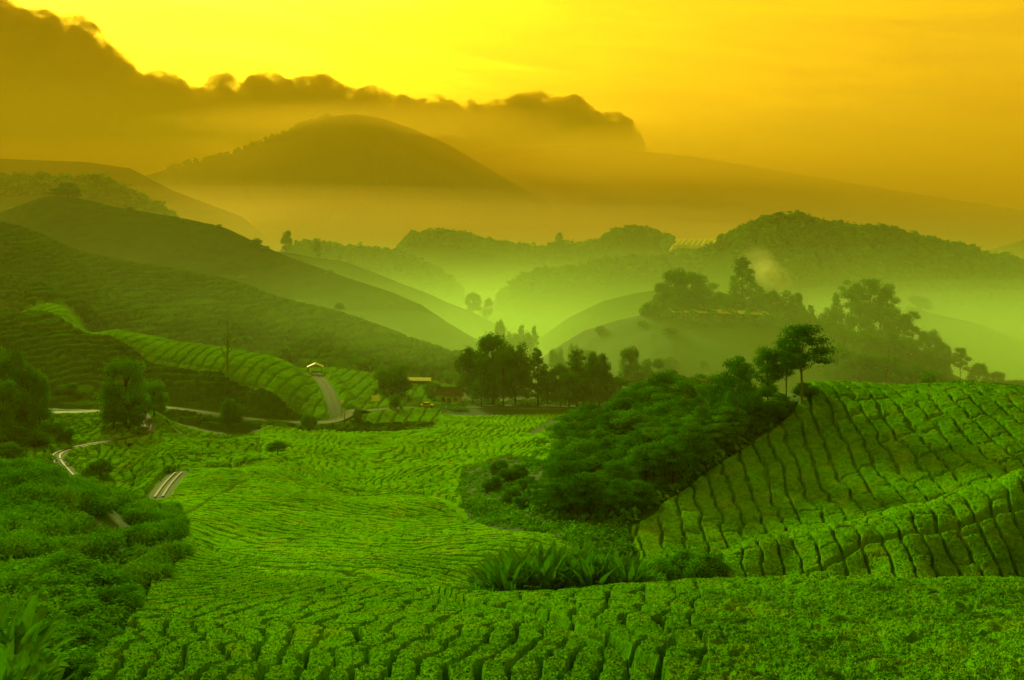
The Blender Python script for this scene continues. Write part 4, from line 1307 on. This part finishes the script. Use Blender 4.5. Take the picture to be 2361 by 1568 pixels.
# white house by the tree row
Yh = 348
r = root('house', 1036, Yh, -0.12, 'white house with teal door and big dark roof beside the tree row', 'house')
part('wall', [box(-3.6, 3.6, 0, 6, -1.2, 3.1)], 'white', r)
part('roof', [slab((-5.6, -1.6, 2.9), (5.4, -1.6, 2.9), (4.2, 3, 5.4), (-4.4, 3, 5.4), .12), slab((5.4, 7.6, 2.9), (-5.6, 7.6, 2.9), (-4.4, 3, 5.4), (4.2, 3, 5.4), .12)], 'roof_dark', r)
d = part('door', [box(-.9, .7, -.06, -.003, -1.0, 1.9)], 'teal', r)
part('handle', [box(.45, .55, -.10, -.063, .2, .3)], 'roof_pale', d)
w_ = part('window', [box(-2.9, -1.5, -.07, -.003, .6, 2.2)], 'teal', r)
part('pane', [box(-2.75, -1.65, -.10, -.073, .75, 2.05)], 'glass_dark', w_)
w_ = part('window', [box(1.5, 2.8, -.07, -.003, .8, 2.2)], 'teal', r)
part('pane', [box(1.65, 2.65, -.10, -.073, .95, 2.05)], 'glass_dark', w_)
r = root('shed', 960, hit(960, 888, 300), 0.1, 'low shed with a thin pale roof edge above the valley road', 'shed')
part('wall', [box(-5, 5, 0, 3, -1.5, 1.6)], 'roof_dark', r)
part('roof', [slab((-5.6, -.8, 1.8), (5.6, -.8, 1.5), (5.6, 3.6, 2.2), (-5.6, 3.6, 2.4), .12)], 'roof_pale', r)

# long building on the plateau
Yl = 508
r = root('long_building', 1640, Yl, -0.03, 'long low building with pale roof edge on the plateau', 'building', dz=1.0)
L0 = X_of(1549, Yl) - X_of(1640, Yl); L1 = X_of(1772, Yl) - X_of(1640, Yl)
part('wall', [box(L0 + 1, L1 - 1, 0, 8, -4, 2.6)], 'roof_dark', r)
part('roof', [slab((L0, -2.2, 3.5), (L1, -2.2, 2.3), (L1, 9, 3.6), (L0, 9, 4.6), .22)], 'roof_pale', r)
for i in range(9):
    x = L0 + 1.0 + (L1 - L0 - 2) * i / 8
    part('post', [box(x - .12, x + .12, -1.9, -1.66, -3, 2.6 + .6 * (8 - i) / 8)], 'roof_pale' if i < 3 else 'wood', r)
for i in range(12):
    x = L0 + 3 + (L1 - L0 - 6) * i / 11
    w_ = part('window', [box(x - .8, x + .8, -.07, -.003, .3, 1.9)], 'wood', r)
    part('pane', [box(x - .68, x + .68, -.10, -.073, .42, 1.78)], 'lamp_lit' if i == 11 else 'glass_dark', w_)
part('terrace', [box(L0, L1 * .3, -5.2, -2.3, -2.6, -1.1)], 'roof_dark', r)

# polytunnels on the far ridge
film_parts = []
for i in range(18):
    u = 1556 + i * 11.8
    Yg = 1472.0
    W, Ln, Hh = 6.2, 46, 5.2
    th = np.linspace(0, np.pi, 9); n = 8
    prof = np.c_[np.cos(th) * W / 2, np.sin(th) * Hh]
    V = []; 
    for k in range(n):
        y = -Ln / 2 + Ln * k / (n - 1)
        for a, b in prof:
            xx = X_of(u, Yg) + a + y * .42; yy = Yg + y + 8
            V.append((xx, yy, float(gz_xy(xx, yy)) + b + 0.4 + (2.0 if i < 12 else .5)))
    V = np.array(V); o_ = np.array([X_of(u, Yg), Yg, float(ground_z(u, Yg))])
    m_ = len(prof); I = np.arange(n * m_).reshape(n, m_)
    f = np.stack([I[:-1, :-1], I[:-1, 1:], I[1:, 1:], I[1:, :-1]], -1).reshape(-1, 4)
    ends = [(0, 1, 2, 3), (0, 3, 4, 5), (0, 5, 6, 7), (0, 7, 8, 8)]
    e = bpy.data.objects.new('greenhouse', None); COL.objects.link(e); e.location = o_
    tag(e, 'pale arched greenhouse tunnel on the far ridge, %s from the left' % ordinal(i), 'greenhouse', 'greenhouse tunnels on the far ridge')
    obj_of('cover', mesh_np('cover', V - o_, f), M['film'], e)
    fe = np.array([(0, k, k + 1) for k in range(1, m_ - 1)])
    obj_of('end_wall', mesh_np('end_wall', (V[:m_] - o_), fe, False), M['film'], e)


def board(u, vtop, vbot, vbase, w_px, label, posts=2, name='sign_board', Y=None):
    Y = Y or hit(u, vbase, 150)
    r = root(name, u, Y, 0.05, label, 'sign')
    z0 = float(ground_z(u, Y)); w = w_px / F * Y / 2
    zb, zt = Z_of(vbot, Y) - z0, Z_of(vtop, Y) - z0
    part('board', [box(-w, w, -.06, .02, zb, zt)], 'white', r)
    for s in ((-1, 1) if posts == 2 else (0,)):
        part('post', [box(s * w * .7 - .07, s * w * .7 + .07, .025, .15, -.5, zt)], 'wood', r)


board(866, 912, 925, 948, 18, 'pale sign board on two posts above the valley road')
board(788, 922, 930, 960, 8, 'small pale sign right of the sunlit track', 1)
board(337, 942, 951, 962, 8, 'small pale sign at the top of the left dirt track', 1)


def pole(u, vtop, vbase, label, rad=.12):
    Y = hit(u, vbase, 150); z0 = float(ground_z(u, Y)); h = Z_of(vtop, Y) - z0
    r = root('pole', u, Y, 0, label, 'pole')
    part('shaft', [tube([(0, 0, -.5), (0, 0, h * .5), (.03, 0, h)], [rad, rad * .85, rad * .7], 8)], 'wood', r)
    part('cap', [box(-rad * 1.2, rad * 1.4, -rad * 1.2, rad * 1.2, h, h + .12)], 'wood', r)


pole(794, 952, 978, 'dark pole standing at the road junction')
pole(241, 925, 950, 'thin pole beside the left road, nearer the big tree')
pole(226, 930, 950, 'thin pole beside the left road, farther from the big tree', .08)

# the car on the valley road
Yc = hit(985, 940, 235)
r = root('parked_car', 985, Yc, 0.03, 'pale car catching the light on the valley road', 'car', dz=.15)
part('body', [box(-2.1, 2.1, -.85, .85, .32, .85), slab((-1.9, -.8, .85), (1.9, -.8, .85), (1.9, .8, .85), (-1.9, .8, .85), .06)], 'car_paint', r)
v = np.array([(-1.5, -.75, .87), (1.1, -.75, .87), (1.1, .75, .87), (-1.5, .75, .87), (-1.0, -.65, 1.42), (.6, -.65, 1.42), (.6, .65, 1.42), (-1.0, .65, 1.42)])
f = np.array([(0, 1, 5, 4), (1, 2, 6, 5), (2, 3, 7, 6), (3, 0, 4, 7), (4, 5, 6, 7), (0, 3, 2, 1)])
part('window', [(v, f)], 'glass_dark', r)
part('roof', [box(-.98, .58, -.63, .63, 1.423, 1.48)], 'car_paint', r)
for x in (-1.35, 1.35):
    for y in (-.86, .86):
        th = np.linspace(0, 2 * np.pi, 13)[:-1]
        vv = np.vstack([np.c_[x + .33 * np.cos(th), np.full(12, y - .11), .33 + .33 * np.sin(th)], np.c_[x + .33 * np.cos(th), np.full(12, y + .11), .33 + .33 * np.sin(th)]])
        ff = [(k, (k + 1) % 12, 12 + (k + 1) % 12, 12 + k) for k in range(12)] + [(0, 2 * k - 1, 2 * k, 2 * k + 1) for k in range(1, 6)] + [(12, 12 + 2 * k + 1, 12 + 2 * k, 12 + 2 * k - 1) for k in range(1, 6)]
        part('wheel', [(vv, np.array(ff))], 'rubber', r)
for y in (-.6, .6): part('tail_lamp', [box(2.103, 2.14, y - .15, y + .15, .6, .75)], 'red', r)

# ---------------------------------------------------------------- clouds far behind the haze
def noise3ish(p, s, seed):
    return (fbm2(p[:, 0] / s, p[:, 2] / s, seed, 4) + 0.6 * fbm2(p[:, 0] / s + 5, p[:, 1] / s, seed + 3, 3) + 0.4 * fbm2(p[:, 1] / s, p[:, 2] / s + 9, seed + 5, 3)) / 1.6


def ico(c, r, seg=12, rings=8):
    me = []
    th = np.linspace(0, 2 * np.pi, seg, endpoint=False); ph = np.linspace(0, np.pi, rings + 1)[1:-1]
    P, T = np.meshgrid(ph, th, indexing='ij')
    v = np.stack([np.sin(P) * np.cos(T), np.sin(P) * np.sin(T), np.cos(P)], -1).reshape(-1, 3)
    v = np.vstack([v, [[0, 0, 1], [0, 0, -1]]]) * np.array(r) + np.array(c)
    n = len(ph); Ff = []
    for i in range(n - 1):
        for j in range(seg):
            a = i * seg + j; b = i * seg + (j + 1) % seg
            Ff += [(a, a + seg, b + seg), (a, b + seg, b)]
    for j in range(seg):
        Ff.append((n * seg, j, (j + 1) % seg)); Ff.append((n * seg + 1, (n - 1) * seg + (j + 1) % seg, (n - 1) * seg + j))
    return v, np.array(Ff)


def torn_vapour(color, dens, seed):
    """vapour of the cloud rim, torn into wisps"""
    m = bpy.data.materials.new('torn_vapour'); m.use_nodes = True
    g = NT(m.node_tree)
    pos = g.n('ShaderNodeNewGeometry').outputs['Position']
    nz = g.n('ShaderNodeTexNoise', {'Vector': pos, 'Scale': 0.0075, 'Detail': 5.0, 'Roughness': 0.62, 'Distortion': 0.3})
    k = g.n('ShaderNodeMapRange', {0: nz.outputs['Fac'], 1: 0.44, 2: 0.62, 3: 0.0, 4: 1.0}, clamp=True)
    p = g.n('ShaderNodeVolumePrincipled', {'Color': (*color, 1), 'Density': g.math('MULTIPLY', k.outputs[0], dens), 'Anisotropy': 0.0})
    g.n('ShaderNodeOutputMaterial', {'Volume': p.outputs[0]})
    m.cycles.volume_step_rate = 0.12
    return m


def largest_piece(me):
    """drop the hollow pockets a voxel union leaves inside"""
    n = len(me.vertices); ed = np.empty(len(me.edges) * 2, np.int32); me.edges.foreach_get('vertices', ed); ed = ed.reshape(-1, 2)
    lab = np.arange(n)
    while True:
        m = np.minimum(lab[ed[:, 0]], lab[ed[:, 1]]); old = lab.copy()
        np.minimum.at(lab, ed[:, 0], m); np.minimum.at(lab, ed[:, 1], m)
        lab = lab[lab]
        if (lab == old).all(): break
    ids, cn = np.unique(lab, return_counts=True); keep = lab == ids[cn.argmax()]
    co = np.empty(n * 3, np.float32); me.vertices.foreach_get('co', co)
    ls = np.empty(len(me.loops), np.int32); me.loops.foreach_get('vertex_index', ls)
    f = ls.reshape(-1, 4); f = f[keep[f[:, 0]]]
    return mesh_np('cloud', *compact(co.reshape(-1, 3), f))


def union(me, voxel):
    tmp = bpy.data.objects.new('cloud_tmp', me); COL.objects.link(tmp)
    md = tmp.modifiers.new('union', 'REMESH'); md.mode = 'VOXEL'; md.voxel_size = voxel
    dg = bpy.context.evaluated_depsgraph_get()
    out = bpy.data.meshes.new_from_object(tmp.evaluated_get(dg))
    bpy.data.objects.remove(tmp)
    return out


def cloud(label, prof, Y, seed, dens, color, low, rmin=26, rmax=60, voxel=14.0, amp=95.0, thick=420):
    rng = np.random.default_rng(seed)
    p = np.array(prof, float); parts = []
    px = Y / F
    u = p[0, 0]
    while u < p[-1, 0]:
        v = np.interp(u, p[:, 0], p[:, 1]) + rng.uniform(-9, 12)
        taper = min(1.0, 0.25 + (p[-1, 0] - u) / 120)
        r = rng.uniform(rmin, rmax) * .5 * taper
        parts.append(ico((X_of(u, Y), Y + rng.normal() * thick * .2, Z_of(v + r * 1.0, Y)), np.array((r * px, r * px * 1.6, r * px))))
        for k in range(8):                      # cauliflower knobs on the rim
            a = rng.uniform(-1.4, 1.4); r1 = r * rng.uniform(.25, .55)
            parts.append(ico((X_of(u + math.sin(a) * r, Y), Y + rng.normal() * thick * .2, Z_of(v + r - math.cos(a) * r * .95, Y)), np.array((r1, r1 * 1.4, r1)) * px, 10, 6))
        lo = low if low > v + r else v + r
        vv = v + r * 1.6
        while vv < lo:
            r2 = rng.uniform(rmax * .6, rmax) * .8
            parts.append(ico((X_of(u + rng.normal() * 5, Y), Y + rng.normal() * thick * .25, Z_of(vv + r2 * .3, Y)), np.array((r2 * px, thick * .8, r2 * px))))
            vv += r2 * .6
        u += r * .55
    for k in range(130):
        uu_ = rng.uniform(p[0, 0], p[-1, 0] - 40); v0_ = np.interp(uu_, p[:, 0], p[:, 1]) + rmax * .7
        if v0_ < low:
            parts.append(ico((X_of(uu_, Y), Y, Z_of(rng.uniform(v0_, low), Y)), np.array((rmax * .6 * px, thick * .8, rmax * .6 * px))))
    me = mesh_np('cloud', *join(parts))
    m2 = union(me, voxel)
    m2 = largest_piece(m2)
    n = len(m2.vertices); co = np.empty(n * 3, np.float32); m2.vertices.foreach_get('co', co); co = co.reshape(-1, 3)
    no = np.empty(n * 3, np.float32); m2.vertices.foreach_get('normal', no); no = no.reshape(-1, 3)
    d = noise3ish(co, 260.0, seed) * amp + noise3ish(co, 110.0, seed + 9) * amp * .85 + noise3ish(co, 45.0, seed + 19) * amp * .45
    co = co + no * d[:, None]
    m2.vertices.foreach_set('co', co.ravel()); m2.update(); m2.name = 'cloud'
    e = bpy.data.objects.new('cloud', None); COL.objects.link(e); e.location = (0, Y, 0)
    tag(e, label, 'cloud')
    for off, mat in ((75.0, torn_vapour(color, dens * 1.1, seed)), (-12.0, vol_mat('cloud_vapour', color, dens, 0.0))):
        m3 = m2.copy()
        m3.vertices.foreach_set('co', (co + no * off - np.array([0, Y, 0], np.float32)).astype(np.float32).ravel()); m3.update()
        m3 = largest_piece(union(m3, voxel)); m3.name = 'puffs'
        m3.materials.clear(); m3.materials.append(mat)
        obj_of('puffs', m3, parent=e)


CB = (0.40, 0.235, 0.003)
cloud('tall dark billowing cloud in the upper left corner', [(-260, 20), (-60, 10), (0, 32), (60, 58), (110, 66), (165, 66), (195, 100), (232, 132), (262, 165), (285, 195), (330, 190), (372, 215), (400, 250)], 7600, 3, 0.018, CB, 470, 30, 74)
cloud('long low cloud bank behind the mountain', [(360, 232), (420, 228), (500, 228), (575, 218), (640, 216), (690, 196), (735, 196), (780, 216), (812, 246), (870, 240), (930, 262), (960, 270)], 7700, 8, 0.015, CB, 430, 24, 56)
cloud('dark curled cloud right of the mountain top', [(985, 272), (1060, 266), (1150, 268), (1190, 252), (1240, 252), (1300, 264), (1360, 280), (1395, 302), (1414, 322), (1440, 338)], 7650, 5, 0.018, CB, 350, 20, 46)

# ---------------------------------------------------------------- air
def box_mesh(name, x0, x1, y0, y1, z0, z1):
    v = [(x, y, z) for z in (z0, z1) for y in (y0, y1) for x in (x0, x1)]
    f = [(0, 2, 3, 1), (4, 5, 7, 6), (0, 1, 5, 4), (2, 6, 7, 3), (0, 4, 6, 2), (1, 3, 7, 5)]
    return mesh_np(name, np.array(v), np.array(f), False)


M['haze'] = vol_mat('haze_air', (0.48, 0.42, 0.02), 0.00017, 0.2)
hz = obj_of('haze', box_mesh('haze', -5200, 5200, -60, 6700, -140, 660), M['haze'])
tag(hz, 'thin golden haze filling the whole valley', 'haze', kind='stuff')


def ellipsoid(name, c, r, rotz=0.0, seg=48, rings=24, bumps=0.0, seed=0):
    th = np.linspace(0, 2 * np.pi, seg, endpoint=False); ph = np.linspace(0, np.pi, rings + 1)[1:-1]
    P, T = np.meshgrid(ph, th, indexing='ij')
    x = np.sin(P) * np.cos(T); y = np.sin(P) * np.sin(T); z = np.cos(P)
    if bumps:
        k = 1 + bumps * fbm2(T * 3 * 2 / (2 * np.pi) * np.sin(P) + 10 + z * 2, z * 2 + np.cos(T) * 2, seed, 3)
        x = x * k; y = y * k
    v = np.stack([x, y, z], -1).reshape(-1, 3)
    v = np.vstack([v, [[0, 0, 1], [0, 0, -1]]])
    n = len(ph); F_ = []
    for i in range(n - 1):
        for j in range(seg):
            a = i * seg + j; b = i * seg + (j + 1) % seg
            F_ += [(a, a + seg, b + seg), (a, b + seg, b)]
    for j in range(seg):
        F_.append((n * seg, j, (j + 1) % seg))
        F_.append((n * seg + 1, (n - 1) * seg + (j + 1) % seg, (n - 1) * seg + j))
    v = v * np.array(r)
    c_, s_ = math.cos(rotz), math.sin(rotz)
    v = np.c_[v[:, 0] * c_ - v[:, 1] * s_, v[:, 0] * s_ + v[:, 1] * c_, v[:, 2]] + np.array(c)
    return mesh_np(name, v, np.array(F_))


def mist(label, c, r, color, dens, rotz=0.0, bumps=0.12, seed=0, name='mist_bank', cat='mist', layers=6, spread=0.55, tilt=0.0):
    """a bank of mist: nested soft shells, thin at the rim and dense inside"""
    parts = bpy.data.objects.new(name, None); COL.objects.link(parts); parts.location = c; parts.rotation_euler = (0, tilt, 0)
    tag(parts, label, cat, kind='stuff')
    mat = vol_mat('mist_air', color, dens / layers, 0.3)
    for i in range(layers):
        k = 1.0 - spread * i / max(layers - 1, 1)
        rr = (r[0] * (0.35 + 0.65 * k), r[1] * (0.35 + 0.65 * k), r[2] * k)
        obj_of('shell', ellipsoid('shell', (0, 0, 0), rr, rotz, bumps=bumps, seed=seed * 10 + i), mat, parts)
    return parts


GM = (0.46, 0.86, 0.40)
GT = (0.68, 0.49, 0.13)


def valley_mist():
    """ground mist: thick on the valley floor, thinning upwards, torn by slow eddies"""
    m = bpy.data.materials.new('valley_mist_air'); m.use_nodes = True
    g = NT(m.node_tree)
    pos = g.n('ShaderNodeNewGeometry').outputs['Position']
    sep = g.n('ShaderNodeSeparateXYZ', {0: pos}); X, Y, Z = sep.outputs
    mp = g.n('ShaderNodeMapping', {'Vector': pos, 'Scale': (0.0042, 0.0028, 0.016)})
    nz = g.n('ShaderNodeTexNoise', {'Vector': mp.outputs[0], 'Scale': 1.0, 'Detail': 2.5, 'Roughness': 0.55, 'Distortion': 0.5})
    zz = g.math('ADD', Z, g.math('MULTIPLY', g.math('SUBTRACT', nz.outputs['Fac'], 0.5), -48.0))
    h = g.math('EXPONENT', g.math('MULTIPLY', g.math('ADD', zz, 88.0), -1.0 / 19.0))
    h = g.math('MINIMUM', h, 1.6)
    near = g.n('ShaderNodeMapRange', {0: Y, 1: 240.0, 2: 500.0, 3: 0.13, 4: 1.0}, clamp=True, interpolation_type='SMOOTHSTEP')
    far = g.n('ShaderNodeMapRange', {0: Y, 1: 1250.0, 2: 1750.0, 3: 1.0, 4: 0.0}, clamp=True, interpolation_type='SMOOTHSTEP')
    d = g.math('MULTIPLY', g.math('MULTIPLY', h, near.outputs[0]), far.outputs[0])
    d = g.math('ADD', g.math('MULTIPLY', d, MIST_D), g.math('MULTIPLY', g.math('MULTIPLY', near.outputs[0], far.outputs[0]), 0.00004))
    p = g.n('ShaderNodeVolumePrincipled', {'Color': (0.48, 0.95, 0.30, 1), 'Density': d, 'Anisotropy': 0.3})
    g.n('ShaderNodeOutputMaterial', {'Volume': p.outputs[0]})
    o = obj_of('valley_mist', box_mesh('valley_mist', -1500, 1500, 235, 1760, -100, 45), m)
    tag(o, 'pale green morning mist lying in the valley beyond the tree row', 'mist', kind='stuff')


MIST_D = 0.0105
valley_mist()
mist('tan mist sheet over the far lowland below the mountain', (-100, 2500, -40), (2400, 800, 170), GT, 0.0006, -0.10, seed=5, layers=5, spread=.8, tilt=.02)
mist('long pale mist band across the foot of the mountain', (-350, 3050, 50), (1700, 320, 115), GT, 0.0012, -0.18, seed=6, bumps=.25, spread=.8, tilt=.06)
mist('low cloud cap flowing over the right shoulder of the mountain', (50, 4100, 260), (1500, 500, 220), (0.66, 0.44, 0.04), 0.0011, 0.0, seed=7)
mist('wide cloud slope right of the mountain', (1000, 4800, 220), (2500, 620, 340), (0.64, 0.44, 0.04), 0.0016, 0.0, seed=8)

mist('thin bright cloud cap draped over the mountain top', (-600, 4150, 490), (900, 380, 85), (0.9, 0.62, 0.08), 0.0009, 0.0, seed=9, layers=4)
for i_, (u_, v_, r_) in enumerate([(60, 330, 90), (170, 300, 100), (300, 300, 95), (420, 330, 100), (560, 320, 90), (700, 330, 80), (20, 260, 60), (240, 260, 60), (500, 275, 55)]):
    s_ = 6100 / F
    mist('soft tan cloud billow rising in front of the cloud bank', (X_of(u_, 6100), 6100, min(Z_of(v_, 6100), 640 - r_ * s_ * .9)), (r_ * s_ * 1.8, 300, r_ * s_ * .9), (0.80, 0.54, 0.05), 0.0016, 0.0, seed=20 + i_, layers=3, bumps=.3, name='cloud_billow', cat='cloud')
mist('glowing green mist at the right edge behind the tea hill', (330, 660, -78), (300, 150, 52), GM, 0.0045, 0.15, seed=41, layers=5)
mist('thin mist veil drifting before the plateau trees', (190, 452, -52), (380, 80, 62), (0.46, 0.86, 0.20), 0.0022, 0.0, seed=42, layers=5, spread=.8)
mist('dense cloud lip rolling over the right shoulder of the mountain', (X_of(1060, 4060), 4060, Z_of(372, 4060)), (560, 180, 120), (0.86, 0.60, 0.07), 0.0030, 0.0, seed=43, layers=5, spread=.8, bumps=.25, tilt=.22)

# smoke rising behind the plateau trees
sm = bpy.data.objects.new('smoke', None); COL.objects.link(sm); sm.location = (X_of(1830, 560), 560, Z_of(675, 560))
tag(sm, 'thin pale smoke drifting up left above the plateau trees', 'smoke', kind='stuff')
rng_ = np.random.default_rng(4)
smoke_mat = vol_mat('smoke_air', (0.86, 1.0, 0.50), 0.0045, 0.2)
for i in range(24):
    t = i / 23.0
    u_, v_ = 1832 - 85 * t + rng_.normal() * 6, 684 - 80 * t + rng_.normal() * 5
    r_ = (2.0 + 6.0 * t) * (0.8 + .4 * rng_.random())
    p_ = Vector((X_of(u_, 560), 560 + rng_.normal() * 4, Z_of(v_, 560))) - sm.location
    obj_of('puff', ellipsoid('puff', p_, (r_ * 1.3, r_, r_ * 1.1), 0, bumps=.3, seed=50 + i), smoke_mat, sm)
